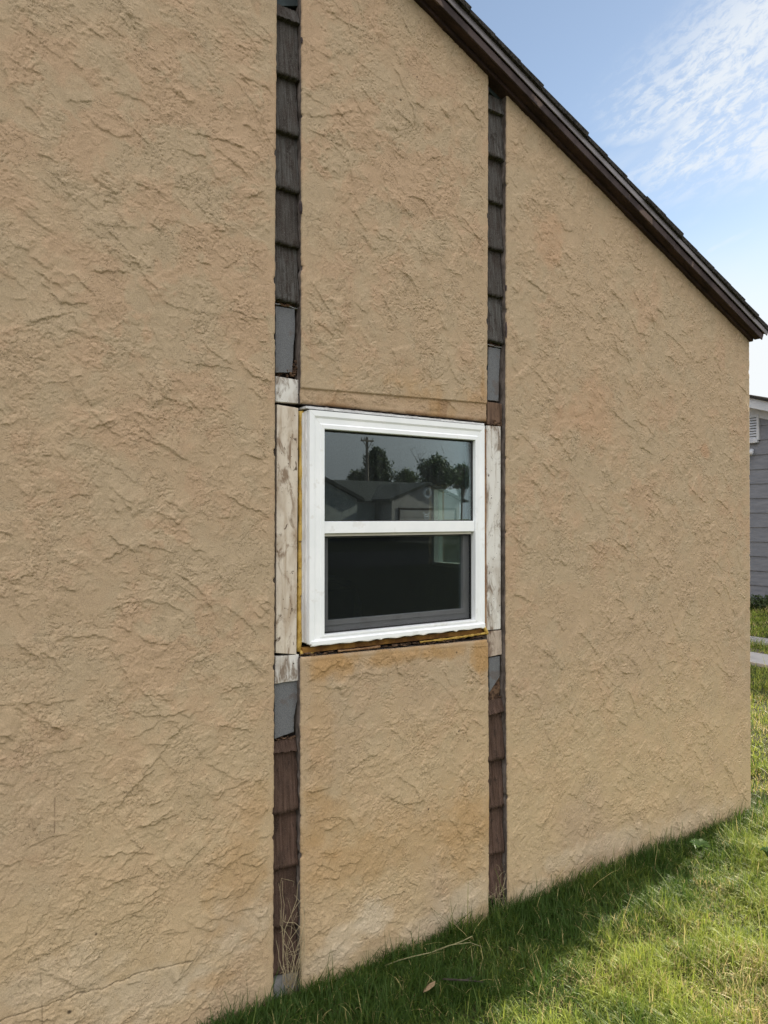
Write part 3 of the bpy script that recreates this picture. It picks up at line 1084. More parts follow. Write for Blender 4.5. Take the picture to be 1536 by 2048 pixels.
# flakes of dark caulk on the cut edges
for (x_, y_, rw, rh) in [(602, 415, .006, .024), (604, 80, .004, .012), (1013, 660, .004, .03), (1012.5, 575, .003, .012), (977, 178, .004, .012), (977, 280, .003, .012)]:
    c = W(x_, y_, 0.0)
    MB().lump((c[0], 0.002, c[2]), (rw, .004, rh), 2, 0.22).build('caulk_flake', M['fascia'], house)

# ---------------- the window (part of the house), its pieces are sub-parts
win = empty('window', (0, 0, 0))
adopt(win, house)
tag(win, 'white vinyl single hung window with a half screen')


def wlink(name, mb, m, bevel=0.0, label=None):
    o = mb.build(name, m, win, bevel)
    if label:
        tag(o, label)
    return o


iw_l = float(W(650, 1034, F_Y)[0])
iw_r = float(W(951.5, 1034, F_Y)[0])
iz_t = float((W(650, 854, F_Y)[2] + W(951, 884, F_Y)[2]) / 2)
iz_b = float((W(649, 1271, F_Y)[2] + W(945, 1240, F_Y)[2]) / 2)
prof = [(0.0, 0.036), (0.0, -0.006), (0.0025, -0.012), (0.30, -0.012), (0.42, -0.0085), (0.70, -0.0085), (0.76, -0.0115), (0.97, -0.0115), (1.0, -0.009), (1.0, 0.055)]


def frame_ring(o0, o1, oz0, oz1, i0, i1, iz0, iz1, prof):
    """mitred frame: each member a swept profile between outer and inner rectangle"""
    q = MB()
    oc = [(o0, oz0), (o1, oz0), (o1, oz1), (o0, oz1)]
    ic = [(i0, iz0), (i1, iz0), (i1, iz1), (i0, iz1)]
    for k in range(4):
        j = (k + 1) % 4
        n = len(q.v)
        for (u, y) in prof:
            for (O, I) in ((oc[k], ic[k]), (oc[j], ic[j])):
                q.v.append((O[0] + (I[0] - O[0]) * u, y, O[1] + (I[1] - O[1]) * u))
        for a in range(len(prof) - 1):
            q.f.append((n + 2 * a, n + 2 * a + 1, n + 2 * a + 3, n + 2 * a + 2))
    return q


wlink('frame', frame_ring(FS0, FS1, FZ0, FZ1, iw_l, iw_r, iz_b, iz_t, prof), M['vinyl'])
# hairline mitres
for (a, b) in [((FS0, FZ1), (iw_l, iz_t)), ((FS1, FZ1), (iw_r, iz_t)), ((FS0, FZ0), (iw_l, iz_b)), ((FS1, FZ0), (iw_r, iz_b))]:
    q = MB()
    for (u0, u1, yy) in [(0.02, 0.29, -0.01215), (0.44, 0.69, -0.00865), (0.78, 0.96, -0.01165)]:
        p0 = (a[0] + (b[0] - a[0]) * u0, a[1] + (b[1] - a[1]) * u0)
        p1 = (a[0] + (b[0] - a[0]) * u1, a[1] + (b[1] - a[1]) * u1)
        q.hexa([(p0[0] - .0003, yy, p0[1]), (p0[0] + .0003, yy, p0[1]), (p1[0] + .0003, yy, p1[1]), (p1[0] - .0003, yy, p1[1])],
               [(p0[0] - .0003, yy + .001, p0[1]), (p0[0] + .0003, yy + .001, p0[1]), (p1[0] + .0003, yy + .001, p1[1]), (p1[0] - .0003, yy + .001, p1[1])])
    wlink('mitre_joint', q, M['vinyl_dim'])
# weathered fin / jamb extension on the left side of the frame
q = MB().box(FS0 - 0.006, FS0 - 0.0005, 0.004, 0.05, FZ0 + 0.003, FZ1 - 0.004)
q.box(FS0 - 0.011, FS0 - 0.0062, 0.018, 0.05, FZ0 + 0.004, FZ1 - 0.008)
wlink('jamb_fin', q, M['vinyl_side'], 0.001)
# sill nose with torn caulk
q = MB().box(FS0 + 0.008, FS1 - 0.001, -0.017, 0.03, FZ0 - 0.006, FZ0 + 0.010)
wlink('sill', q, M['vinyl'], 0.002)
q = MB()
x_ = FS0 + 0.002
while x_ < FS1 - 0.01:
    l_ = random.uniform(0.02, 0.07)
    x2 = min(x_ + l_, FS1)
    t_ = random.uniform(0.001, 0.004)
    q.tube([(x_, -0.014, FZ0 - .006), ((x_ + x2) / 2, -0.016, FZ0 - .006 - t_ * .5), (x2, -0.014, FZ0 - .006)], [0.0012, t_ * .8, 0.0012], 6)
    x_ = x2 + random.uniform(0.0, 0.03)
wlink('caulk', q, M['vinyl_dim'])
# meeting rail
mz1 = float(W(650, 1043, -0.004)[2])
mz0 = float(W(650, 1067, -0.004)[2])
wlink('meeting_rail', MB().box(iw_l + 0.0006, iw_r - 0.0006, -0.005, 0.050, mz0, mz1), M['vinyl'], 0.0015)
wlink('rail_lip', MB().box(iw_l + 0.001, iw_r - 0.006, 0.0065, 0.050, mz0 - 0.0105, mz0 - 0.0006), M['vinyl_dim'], 0.001)
# upper pane with black gasket
G_Y = 0.0085
wlink('gasket', frame_ring(iw_l + .0006, iw_r - .0006, mz1 + .0004, iz_t - .0006, iw_l + 0.0065, iw_r - 0.0065, mz1 + 0.003, iz_t - 0.007,
                           [(0, G_Y - .0035), (1, G_Y - .001), (1, G_Y + .004)]), M['gasket'])
wlink('pane', MB().box(iw_l + 0.0062, iw_r - 0.0062, G_Y, G_Y + 0.0004, mz1 + .002, iz_t - .006), M['glass'], label='upper pane mirroring the sky and a street')
# lower sash, set back behind the screen
L_Y = 0.030
ls0, ls1 = iw_l + 0.0008, iw_r - 0.0008
lz0, lz1 = iz_b + 0.001, mz0 - 0.011
wlink('sash', frame_ring(ls0, ls1, lz0, lz1, ls0 + 0.033, ls1 - 0.033, lz0 + 0.042, lz1 - 0.006,
                         [(0, L_Y + .02), (0, L_Y), (.55, L_Y), (.6, L_Y - .004), (.97, L_Y - .004), (1, L_Y - .002), (1, L_Y + .016)]), M['vinyl'], label='lower sash seen through the screen')
wlink('pane', MB().box(ls0 + 0.032, ls1 - 0.032, L_Y + 0.010, L_Y + 0.0104, lz0 + 0.041, lz1 - 0.005), M['glass_low'], label='lower pane, darker')
wlink('insect_screen', MB().box(ls0 + .002, ls1 - .002, 0.0172, 0.0176, lz0 + .002, lz1 + .001), M['screen'])
wlink('screen_frame', frame_ring(ls0, ls1, lz0, lz1, ls0 + 0.005, ls1 - 0.005, lz0 + 0.004, lz1 - 0.003,
                                 [(0, .022), (0, .0145), (1, .0145), (1, .022)]), M['gasket'])
# round sticker on the glass with two small feelers
c = W(853, 1033.5, G_Y - 0.0005)
q = MB()
n = 26
ring = [(c[0] + 0.0105 * math.cos(2 * math.pi * k / n), G_Y - .0006, c[2] + 0.0095 * math.sin(2 * math.pi * k / n)) for k in range(n)]
q.tube(ring + [ring[0]], 0.0007, 5, False)
for sg in (-1, 1):
    q.tube([(c[0] + sg * .006, G_Y - .0006, c[2] + .010), (c[0] + sg * .012, G_Y - .0006, c[2] + .015), (c[0] + sg * .018, G_Y - .0006, c[2] + .014)], 0.0007, 5)
q.tube([(c[0] - .006, G_Y - .0006, c[2]), (c[0] + .006, G_Y - .0006, c[2] + .0005)], 0.0012, 5)
q.lump((c[0] + .03, G_Y - .0006, c[2] + .018), (.0014, .0003, .0014), 1, 0)
wlink('sticker', q, M['sticker'])

# head flashing over the window, with a dark slot and mortar crumbs above
zt_l, zt_r = FZ1 + 0.012, FZ1 + 0.006
q = MB()
q.hexa([(FS0 - .012, -0.008, FZ1 + .004), (FS1 + .002, -0.008, FZ1 + .002), (FS1 + .002, -0.008, FZ1 + .0085), (FS0 - .012, -0.008, FZ1 + .0125)],
       [(FS0 - .012, 0.05, FZ1 + .004), (FS1 + .002, 0.05, FZ1 + .002), (FS1 + .002, 0.05, FZ1 + .0085), (FS0 - .012, 0.05, FZ1 + .0125)])
q.build('head_flashing', M['alu'], house, 0.001)
q = MB()
for i in range(46):
    s_ = FS0 + (FS1 - FS0) * random.random()
    zz_ = FZ1 + 0.0125 + random.uniform(0.0, 0.004) - 0.004 * (s_ - FS0) / (FS1 - FS0)
    q.lump((s_, 0.004 + random.uniform(0, .006), zz_), (random.uniform(.003, .014), .005, random.uniform(.0015, .0035)), 1, .3)
tag(q.build('mortar_crumbs', M['cut_edge'], house), kind='stuff')

# spray foam beads
def foam(name, pts, y, r, m, step=0.012, jit=0.35):
    q = MB()
    pw = [W(*p, y) for p in pts]
    P_, R_ = [], []
    for a, b in zip(pw[:-1], pw[1:]):
        n = max(2, int(np.linalg.norm(b - a) / step))
        for i in range(n):
            p = a + (b - a) * i / n
            P_.append((p[0] + random.uniform(-1, 1) * r * .14, y + random.uniform(-1, 1) * r * .25, p[2]))
            R_.append(r * random.uniform(1 - jit, 1 + jit * .6))
    P_.append(tuple(pw[-1]))
    R_.append(r)
    q.tube(P_, R_, 12)
    return q.build(name, m, house, 0, True)


foam('foam_bead', [(602, 822), (602, 1000), (600, 1150), (598, 1303)], 0.034, 0.0105, M['foam'], 0.02, .18)
foam('foam_bead', [(600, 1306), (625, 1303)], 0.024, 0.011, M['foam'])
plate('sill_board', [(606, 1296), (972, 1257), (972, 1266), (606, 1307)], 0.012, 0.05, M['foam_brown'], 0.002)
q = MB()
for i in range(90):
    t_ = random.random()
    a, b = W(604, 1311, 0.010), W(974, 1273, 0.010)
    p = a + (b - a) * t_
    q.lump((p[0], 0.006 + random.uniform(0, .012), p[2] + random.uniform(-.003, .006)), (random.uniform(.004, .018), .006, random.uniform(.002, .0045)), 1, .35)
tag(q.build('rotten_wood', M['rot'], house), kind='stuff')
foam('foam_bead', [(676, 1302), (720, 1298), (760, 1293)], 0.004, 0.0042, M['caulk_brown'], 0.01, .5)
foam('foam_bead', [(840, 1284), (900, 1277), (960, 1268), (973, 1266)], 0.004, 0.0048, M['foam'], 0.012, .5)
foam('foam_bead', [(968, 1254), (972, 1262), (974, 1268)], 0.004, 0.008, M['foam'], 0.01, .3)
plate('caulk_joint', [(969.5, 858), (972.2, 858), (973.4, 1258), (970, 1258)], 0.016, 0.05, M['caulk_brown'], 0.0)

# ---------------- roof: rake trim and shingles
th = math.atan(-RK)
RD = np.array([math.cos(th), 0, -math.sin(th)])         # down the slope
RN = np.array([math.sin(th), 0, math.cos(th)])          # away from the roof
R0 = A0 - 0.0
T_END = (S_R - A0[0]) / math.cos(th)
T_TOP = (RIDGE - A0[0]) / math.cos(th)


def rp(t, d, n):
    return R0 + RD * t + RN * n + np.array([0, -d, 0])


def rake_piece(name, d0, d1, n0, n1, m, t0=T_TOP, t1=T_END, bevel=0.002, wob=0.0, nseg=1):
    q = MB()
    for i in range(nseg):
        a, b = t0 + (t1 - t0) * i / nseg, t0 + (t1 - t0) * (i + 1) / nseg
        q.hexa([rp(a, d1, n0), rp(b, d1, n0), rp(b, d1, n1), rp(a, d1, n1)], [rp(a, d0, n0), rp(b, d0, n0), rp(b, d0, n1), rp(a, d0, n1)])
    return q.build(name, m, house, bevel)


TT = T_END
rake_piece('frieze_board', -0.045, 0.018, -0.004, 0.052, M['fascia_dark'], t1=TT + 0.004)
rake_piece('soffit_board', 0.0185, 0.052, 0.010, 0.052, M['fascia_dark'], t1=TT + 0.012)
for _a, _b, _o in [(T_TOP, -0.42, 0.0), (-0.4185, 1.23, 0.0012), (1.2315, TT + 0.02, -0.0006)]:
    rake_piece('fascia', 0.0525, 0.060 + _o, 0.0075 + _o * .8, 0.039, M['fascia'], t0=_a, t1=_b)
rake_piece('roof_deck', -0.06, 0.060, 0.0525, 0.068, M['fascia_dark'], t1=TT + 0.03, bevel=0)
rake_piece('drip_edge', 0.0635, 0.0685, 0.0425, 0.0685, M['drip'], t1=TT + 0.04)
# left slope of the roof, out of the picture
q = MB()
for (n0, n1, d1) in [(-0.004, 0.069, 0.06)]:
    zR = zr(RIDGE)
    fr = [(-5.1, -d1, zR + RK * (RIDGE + 5.1) + n0), (RIDGE - .001, -d1, zR + n0), (RIDGE - .001, -d1, zR + n1 + .01), (-5.1, -d1, zR + RK * (RIDGE + 5.1) + n1 + .01)]
    q.hexa(fr, [(a, 7.2, c) for a, b, c in fr])
q.build('roof_slope', M['roofing'], house)
# shingle courses seen at their stepped ends
q = MB()
t_ = TT + 0.055
i = 0
while t_ > T_TOP:
    l_ = 0.142 + random.uniform(-.01, .01)
    th1 = 0.020 + random.uniform(-.0025, .004)
    d_ = 0.078 + random.uniform(-.006, .006)
    n0 = 0.0692
    a, b = t_ - l_, t_
    fr = [rp(a, d_, n0), rp(b, d_, n0), rp(b + .001, d_, n0 + th1 + .002), rp(a, d_, n0 + th1 - .003)]
    q.hexa(fr, [np.array([p[0], 7.2, p[2]]) for p in fr])
    t_ -= l_ + 0.0004
    i += 1
q.build('roof_shingles', M['roofing'], house)
# underside to keep daylight out of the attic
q = MB()
fr = [rp(T_TOP, -0.08, -0.03), rp(TT - .02, -0.08, -0.03), rp(TT - .02, -0.08, 0.05), rp(T_TOP, -0.08, 0.05)]
q.hexa(fr, [np.array([p[0], 7.2, p[2]]) for p in fr])
q.build('rafter_deck', M['backing'], house)

# ---------------- side wall, room behind the window
E1 = S_R - 0.0015
ew = MB()
hy1, hz1 = float(PX(888, 1034, E1)[1]), float(PX(905, 972, E1)[2])
hy0, hz0 = float(PX(922, 1034, E1 - .16)[1]), float(PX(905, 1131, E1)[2])
zc_ = zr(S_R) - 0.01
for (a, b, c, d) in [(0.062, hy0, -0.1, zc_), (hy1, 7.0, -0.1, zc_), (hy0, hy1, -0.1, hz0), (hy0, hy1, hz1, zc_)]:
    ew.box(E1 - 0.16, E1 - 0.002, a, b, c, d)
ew.build('side_wall', M['stucco_side'], house)
q = MB()
for (a, b, c, d) in [(hy0, hy0 + .03, hz0, hz1), (hy1 - .03, hy1, hz0, hz1), (hy0 + .03, hy1 - .03, hz0, hz0 + .03), (hy0 + .03, hy1 - .03, hz1 - .03, hz1)]:
    q.box(E1 - .13, E1 - .04, a, b, c, d)
q.build('side_window_frame', M['vinyl'], house)
MB().box(E1 - .09, E1 - .088, hy0 + .029, hy1 - .029, hz0 + .029, hz1 - .029).build('side_window_pane', M['glass_side'], house)
q = MB()
q.box(-1.2, E1 - .162, 5.0, 5.1, 0.05, 2.45)
q.box(-1.3, -1.2, 0.077, 5.0, 0.05, 2.45)
for (a, b, c, d) in [(-1.2, FS0 - .02, 0.05, 2.45), (FS1 + .02, E1 - .162, 0.05, 2.45), (FS0 - .02, FS1 + .02, 0.05, FZ0 - .02), (FS0 - .02, FS1 + .02, FZ1 + .02, 2.45)]:
    q.box(a, b, 0.077, 0.09, c, d)
q.build('inner_wall', M['interior'], house)
MB().box(-1.3, E1 - .162, 0.077, 5.1, 2.452, 2.5).build('room_ceiling', M['interior'], house)
MB().box(-1.3, E1 - .162, 0.077, 5.1, 0.0, 0.05).build('room_floor', M['interior_floor'], house)
MB().box(-4.9, -4.8, 0.08, 7.0, -0.1, zc_).build('side_wall', M['stucco_side'], house)
q = MB()
q.hexa([(-4.8, 7.0, -.1), (E1 - .16, 7.0, -.1), (E1 - .16, 7.0, zc_), (RIDGE, 7.0, zr(RIDGE) - .02), (-4.8, 7.0, zc_)],
       [(-4.8, 7.1, -.1), (E1 - .16, 7.1, -.1), (E1 - .16, 7.1, zc_), (RIDGE, 7.1, zr(RIDGE) - .02), (-4.8, 7.1, zc_)])
q.build('rear_wall', M['stucco_side'], house)

# a chair in the room, its back close to the window
ch = empty('chair', (1.55, 0.75, 0.05))
tag(ch, 'dark chair with rounded back inside the room behind the lower pane', 'chair')
cx0, cy0 = 1.62, 0.80
q = MB()
q.tube([(cx0 - .26, cy0, 0.05), (cx0 - .26, cy0, 1.20), (cx0 - .22, cy0, 1.29), (cx0 - .12, cy0, 1.325), (cx0 + .12, cy0, 1.325), (cx0 + .22, cy0, 1.29), (cx0 + .26, cy0, 1.20), (cx0 + .26, cy0, 0.05)], 0.017, 10)
q.build('back_frame', M['chair'], ch, 0, True)
MB().box(cx0 - .235, cx0 + .235, cy0 - .012, cy0 + .012, 0.72, 1.27).build('backrest', M['chair'], ch, 0.01)
MB().box(cx0 - .25, cx0 + .25, cy0 + .02, cy0 + .48, 0.44, 0.50).build('seat', M['chair'], ch, 0.015)
for sx in (-.24, .24):
    MB().tube([(cx0 + sx, cy0 + .45, 0.05), (cx0 + sx, cy0 + .45, 0.44)], 0.015, 8).build('leg', M['chair'], ch)

# ================================================================== GROUND
def sheet(name, x0, x1, y0, y1, z, m, n=2):
    xs, ys = np.linspace(x0, x1, n), np.linspace(y0, y1, n)
    X, Y = np.meshgrid(xs, ys)
    o = link(name, grid_mesh(name, np.stack([X, Y, np.full(X.shape, z)], -1), smooth=False), m)
    tag(o, kind='structure')
    return o


def mat_ground():
    m, t = new_mat('lawn_soil')
    p = pos(t)
    a = t.ramp(t.noise(p, 9.0, 5, 0.65), 0.35, 0.65)
    b = t.ramp(t.noise(p, 0.6, 4, 0.6), 0.4, 0.6)
    c = t.mix(a, (0.026, 0.030, 0.012), (0.065, 0.080, 0.026))
    c = t.mix(t.math('MULTIPLY', b, 0.35), c, (0.11, 0.095, 0.045))
    finish(t, c, 0.95, t.noise(p, 60, 4, 0.7), 0.02, 1.0, 0, 0.1)
    return m


M['ground'] = mat_ground()
sheet('ground', -400, 400, -400, 400, 0.0, M['ground'])
# concrete walk and gravel strip across the yard
wx0, wx1 = float(PZ(1518, 1333)[0]), float(PZ(1518, 1312)[0])
tag(MB().box(wx0, wx1, -2.5, 24, -0.05, 0.035).build('sidewalk', M['sidewalk'], None, 0.006), kind='structure')
gx0, gx1 = float(PZ(1518, 1291)[0]), float(PZ(1518, 1276)[0])
sheet('gravel_strip', gx0, gx1, -2.5, 24, 0.012, M['gravel'])
sheet('dirt_strip', wx1 + 0.01, float(PZ(1518, 1300)[0]), -2.5, 24, 0.008, mat_noise('dirt', (0.075, 0.06, 0.045), (0.14, 0.115, 0.09), 20, 0.95, bump=0.01, bscale=60))
sheet('street', -200, 200, -27, -18, 0.008, M['asphalt'])


# ---------------- grass blades
def blades(name, XY, L, wid, col, lean, seed):
    """XY (n,2) roots; L lengths; one mesh of tapered, bent blades"""
    n = len(XY)
    r = np.random.default_rng(seed)
    a = r.random(n) * 2 * np.pi
    d = np.stack([np.cos(a), np.sin(a)], -1)
    sd_ = np.stack([-np.sin(a), np.cos(a)], -1)
    tw = r.normal(0, 0.5, n)
    ks = np.array([0.0, 0.38, 0.72, 1.0])
    ws = np.array([1.0, 0.85, 0.55, 0.0])
    V = np.zeros((n, 7, 3))
    ph0 = np.abs(r.normal(0, 0.35, n)) * lean
    bend = np.abs(r.normal(0.65, 0.45, n)) * lean
    px = np.zeros(n)
    pz = np.zeros(n)
    idx = 0
    prev = 0.0
    for k, w_ in zip(ks, ws):
        ang = ph0 + bend * k
        dl = (k - prev) * L
        prev = k
        px = px + np.sin(ang) * dl
        pz = pz + np.maximum(np.cos(ang), -0.3) * dl
        c = np.stack([XY[:, 0] + d[:, 0] * px + sd_[:, 0] * tw * px * .3, XY[:, 1] + d[:, 1] * px + sd_[:, 1] * tw * px * .3, np.maximum(pz, 0.004) - 0.004 * (k == 0)], -1)
        if w_ > 0:
            o_ = np.concatenate([sd_ * (wid * w_ * .5)[:, None], np.zeros((n, 1))], -1)
            V[:, idx] = c - o_
            V[:, idx + 1] = c + o_
            idx += 2
        else:
            V[:, idx] = c
    me = bpy.data.meshes.new(name)
    me.vertices.add(n * 7)
    me.vertices.foreach_set('co', V.reshape(-1).astype(np.float32))
    b = (np.arange(n) * 7)[:, None]
    lq = np.concatenate([b + np.array([0, 1, 3, 2]), b + np.array([2, 3, 5, 4]), b + np.array([4, 5, 6])], 1)
    me.loops.add(n * 11)
    me.loops.foreach_set('vertex_index', lq.reshape(-1).astype(np.int32))
    me.polygons.add(n * 3)
    ls = (np.arange(n) * 11)[:, None] + np.array([0, 4, 8])
    me.polygons.foreach_set('loop_start', ls.reshape(-1).astype(np.int32))
    me.update(calc_edges=True)
    me.polygons.foreach_set('use_smooth', np.ones(n * 3, bool))
    at = me.attributes.new('tint', 'FLOAT_COLOR', 'POINT')
    buf = np.ones((n, 7, 4), np.float32)
    buf[:, :, :3] = col[:, None, :]
    at.data.foreach_set('color', buf.reshape(-1))
    o = link(name, me, M['grass'])
    tag(o, 'grass', 'grass', kind='stuff')
    return o


def grass_area(name, x0, x1, y0, y1, dens, L0, w0, seed, keep=None, lean=1.0, label=None):
    r = np.random.default_rng(seed)
    n = int((x1 - x0) * (y1 - y0) * dens)
    XY = np.stack([r.uniform(x0, x1, n), r.uniform(y0, y1, n)], -1)
    X, Y = XY[:, 0], XY[:, 1]
    den = (0.35 + 0.65 * sstep(-0.75, 0.15, fbm(X * 5, Y * 5, 3, 601))) * (0.55 + 0.45 * sstep(-0.5, 0.2, fbm(X * 14, Y * 14, 2, 607)))
    k = r.random(n) < den
    if keep is not None:
        k &= keep(X, Y)
    XY = XY[k]
    X, Y = XY[:, 0], XY[:, 1]
    n = len(X)
    near = np.exp(np.minimum(Y, 0) / 0.16) * (X < S_R + .2)
    wall_shade = sstep(-0.46, -0.10, Y + 0.16 * (2.6 - X)) * (X < S_R + .3)  # strip along the wall whose shade is put into the blade colour
    tall = sstep(-0.4, 0.6, fbm(X * 3.5, Y * 3.5, 3, 611))
    L = L0 * (0.45 + 0.75 * tall + 0.55 * near) * r.lognormal(0, 0.42, n)
    wid = w0 * r.uniform(0.7, 1.3, n)
    dry = fbm(X * 2.2, Y * 2.2, 4, 617) + 0.35 * sstep(-0.3, -1.2, Y) - 0.9 * wall_shade
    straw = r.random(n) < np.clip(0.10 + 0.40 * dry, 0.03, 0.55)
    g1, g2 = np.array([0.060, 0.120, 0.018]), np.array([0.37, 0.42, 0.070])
    t_ = np.clip(0.5 + 0.45 * fbm(X * 3, Y * 3, 3, 619) + r.normal(0, 0.25, n) - 0.7 * wall_shade, 0, 1)[:, None]
    col = (g1 * (1 - t_) + g2 * t_) * (1 - 0.28 * wall_shade[:, None])
    sc_ = np.array([0.50, 0.41, 0.18]) * r.uniform(0.6, 1.25, n)[:, None]
    col = np.where(straw[:, None], sc_, col)
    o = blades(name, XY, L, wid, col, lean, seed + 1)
    if label:
        o['label'] = label
    return o


def in_near(X, Y):
    # the wedge of lawn in front of the wall that the photograph shows, with a margin
    return (Y < 0.02) & (Y > -(0.25 + 0.75 * (X - 0.9)) - 0.25) & ((Y > -0.001) <= (X > 99))


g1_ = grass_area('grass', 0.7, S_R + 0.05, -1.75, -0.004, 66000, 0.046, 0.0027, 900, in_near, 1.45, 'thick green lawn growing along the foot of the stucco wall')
g2_ = grass_area('grass', S_R - 0.0, 9.2, -3.2, 6.0, 5200, 0.055, 0.0046, 910,
                 lambda X, Y: ~((X > wx0 - .03) & (X < wx1 + .25)) & (Y < 1.2 + 0.95 * (X - 3.4)) & ~((X < S_R + .02) & (Y > -.02)) & (Y > -1.8 + 0.30 * (X - 4)), 1.0,
                 'sunlit lawn running past the house corner to the walk')
g3_ = grass_area('grass', 8.4, 13.0, 1.2, 7.0, 2600, 0.06, 0.009, 920, lambda X, Y: ~((X > gx0 - .05) & (X < gx1 + .05)) & (X > wx1 + .03), 1.0, 'shaded lawn in front of the grey neighbouring house')
g4_ = grass_area('grass', -3.0, 6.5, -5.0, -0.01, 2200, 0.06, 0.0055, 930, lambda X, Y: ~in_near(X, Y) & ((X - CAM[0]) ** 2 + (Y - CAM[1]) ** 2 > 0.04), 1.0,
                 'lawn round the photographer, outside the picture')

# ---------------- dead weeds in the gaps, runner, twig, leaf, broadleaf weed
def weed(name, roots, nst, hgt, spread, m, label, seed, y=0.0):
    rr = random.Random(seed)
    q = MB()
    for k in range(nst):
        rx = rr.uniform(*roots)
        p = Vector((rx, y + rr.uniform(-.012, .014), 0.0))
        h = hgt * rr.uniform(0.35, 1.0)
        pts = [tuple(p)]
        v = Vector((rr.uniform(-.25, .25), rr.uniform(-.12, .05), 1.0))
        for i in range(9):
            v += Vector((rr.uniform(-1, 1) * spread, rr.uniform(-1, 1) * spread * .35, rr.uniform(-.35, .12) * (1 if i > 3 else .3)))
            p = p + v.normalized() * h / 8
            p.x = min(max(p.x, roots[0] - .02), roots[1] + .012)
            p.y = min(max(p.y, y - .035), y + .02)
            pts.append(tuple(p))
        r0 = rr.uniform(.0007, .0014)
        q.tube(pts, [r0 * (1 - .07 * i) for i in range(10)], 5)
        for j in range(2):
            i = rr.randint(2, 8)
            b = Vector(pts[i])
            e = b + Vector((rr.uniform(-.05, .05), rr.uniform(-.02, .01), rr.uniform(-.03, .06)))
            e.x = min(max(e.x, roots[0] - .02), roots[1] + .02)
            q.tube([tuple(b), tuple((b + e) / 2 + Vector((0, 0, .006))), tuple(e)], [r0 * .7, r0 * .5, r0 * .25], 4)
    o = q.build(name, m, None, 0, True)
    tag(o, label, 'weed')
    return o


lx0, lx1 = float(E_L(0.1)), float(E_CL(0.1))
weed('dry_weed', (lx0 + .04, lx1 - .012), 24, 0.44, 0.42, M['straw'], 'tangled dry straw weed standing in the left gap over the concrete footing', 5, 0.008)
rx0, rx1 = float(E_CR(0.1)), float(E_RL(0.1))
weed('dry_weed', (rx0 + .012, rx1 - .008), 12, 0.22, 0.32, M['straw'], 'short dry weed at the foot of the right gap', 8, 0.012)

q = MB()
pts = [PZ(x_, y_, z_) for x_, y_, z_ in [(770, 1931, .03), (800, 1920, .045), (830, 1912, .055), (862, 1905, .06), (895, 1893, .06), (925, 1882, .07), (945, 1872, .08)]]
q.tube(pts, 0.0016, 6)
pts = [PZ(x_, y_, z_) for x_, y_, z_ in [(870, 1901, .06), (900, 1890, .08), (940, 1885, .08), (965, 1894, .05)]]
q.tube(pts, 0.0013, 6)
tag(q.build('grass_runner', M['runner'], None, 0, True), 'long pale grass runner arching over the lawn below the stained panel', 'runner')
q = MB()
q.tube([PZ(x_, y_, z_) for x_, y_, z_ in [(885, 1958, .045), (915, 1960, .05), (940, 1961, .05), (966, 1964, .04)]], [.003, .0034, .003, .0015], 6)
q.tube([PZ(930, 1960, .05), PZ(950, 1952, .06)], [.002, .001], 5)
tag(q.build('twig', M['twig'], None, 0, True), 'thin dark twig lying in the shaded grass', 'twig')
q = MB()
c = PZ(858, 1976, .05)
for i in range(5):
    a0, a1 = -0.9 + i * .36, -0.9 + (i + 1) * .36
    zf = lambda u: 0.006 * math.sin(u * 3)
q.v += [tuple(c + np.array(p)) for p in [(-.03, -.008, 0), (-.012, -.016, .006), (.014, -.012, .01), (.03, .004, .012), (.012, .014, .004), (-.012, .010, -.002), (0, 0, .012)]]
q.f += [(0, 1, 6), (1, 2, 6), (2, 3, 6), (3, 4, 6), (4, 5, 6), (5, 0, 6)]
lf = q.build('fallen_leaf', M['dead_leaf'], None)
lf.modifiers.new('thick', 'SOLIDIFY').thickness = 0.0006
tag(lf, 'curled pale brown dead leaf caught in the grass', 'leaf')


def broadleaf(px, py, n, r, label, seed):
    rr = random.Random(seed)
    c = Vector(PZ(px, py, 0.03))
    root = empty('broadleaf_weed', tuple(c))
    tag(root, label, 'weed')
    for k in range(n):
        a = 2 * math.pi * k / n + rr.uniform(-.3, .3)
        l_ = r * rr.uniform(.6, 1.15)
        q = MB()
        d = Vector((math.cos(a), math.sin(a), 0))
        s_ = Vector((-d.y, d.x, 0))
        n0 = len(q.v)
        st = 7
        for i in range(st):
            u = i / (st - 1)
            wv = l_ * .24 * math.sin(math.pi * min(1, u * .93 + .05)) ** .8 + .0008
            ctr = c + d * (l_ * u) + Vector((0, 0, .03 + .05 * math.sin(u * 2.0) * (.6 + rr.random() * .1)))
            for e in (-1, 0, 1):
                q.v.append(tuple(ctr + s_ * (wv * e) + Vector((0, 0, .012 * abs(e) * (1 - u * .4)))))
        for i in range(st - 1):
            for e in (0, 1):
                q.f.append((n0 + 3 * i + e, n0 + 3 * i + e + 1, n0 + 3 * i + 4 + e, n0 + 3 * i + 3 + e))
        q.build('leaf', M['leaf_weed'], root, 0, True)
    return root


broadleaf(1398, 1716, 14, 0.052, 'pale leafy broadleaf weed in the sunlit lawn near the house corner', 3)
broadleaf(1535, 1728, 12, 0.03, 'dark broadleaf weed in the lawn at the right edge of the picture', 4)

# ================================================================== GREY NEIGHBOUR (right edge)
NX = float(PZ(1518, 1213)[0])
nb = empty('neighbour_house', (NX, 6.0, 0.0))
tag(nb, 'grey lap sided house with white rake trim beyond the lawn', 'house')
P0, P1 = PX(1500, 795.5, NX), PX(1536, 802.5, NX)
sl = (P1[2] - P0[2]) / (P1[1] - P0[1])                  # rise per metre of y (y grows to the left)
NRY = P0[1] + 0.3                                       # ridge
NRZ = P0[2] + sl * 0.3
NE0, NE1 = NRY - 6.2, NRY + 6.2


def nz(y):
    return NRZ - abs(sl) * abs(y - NRY)


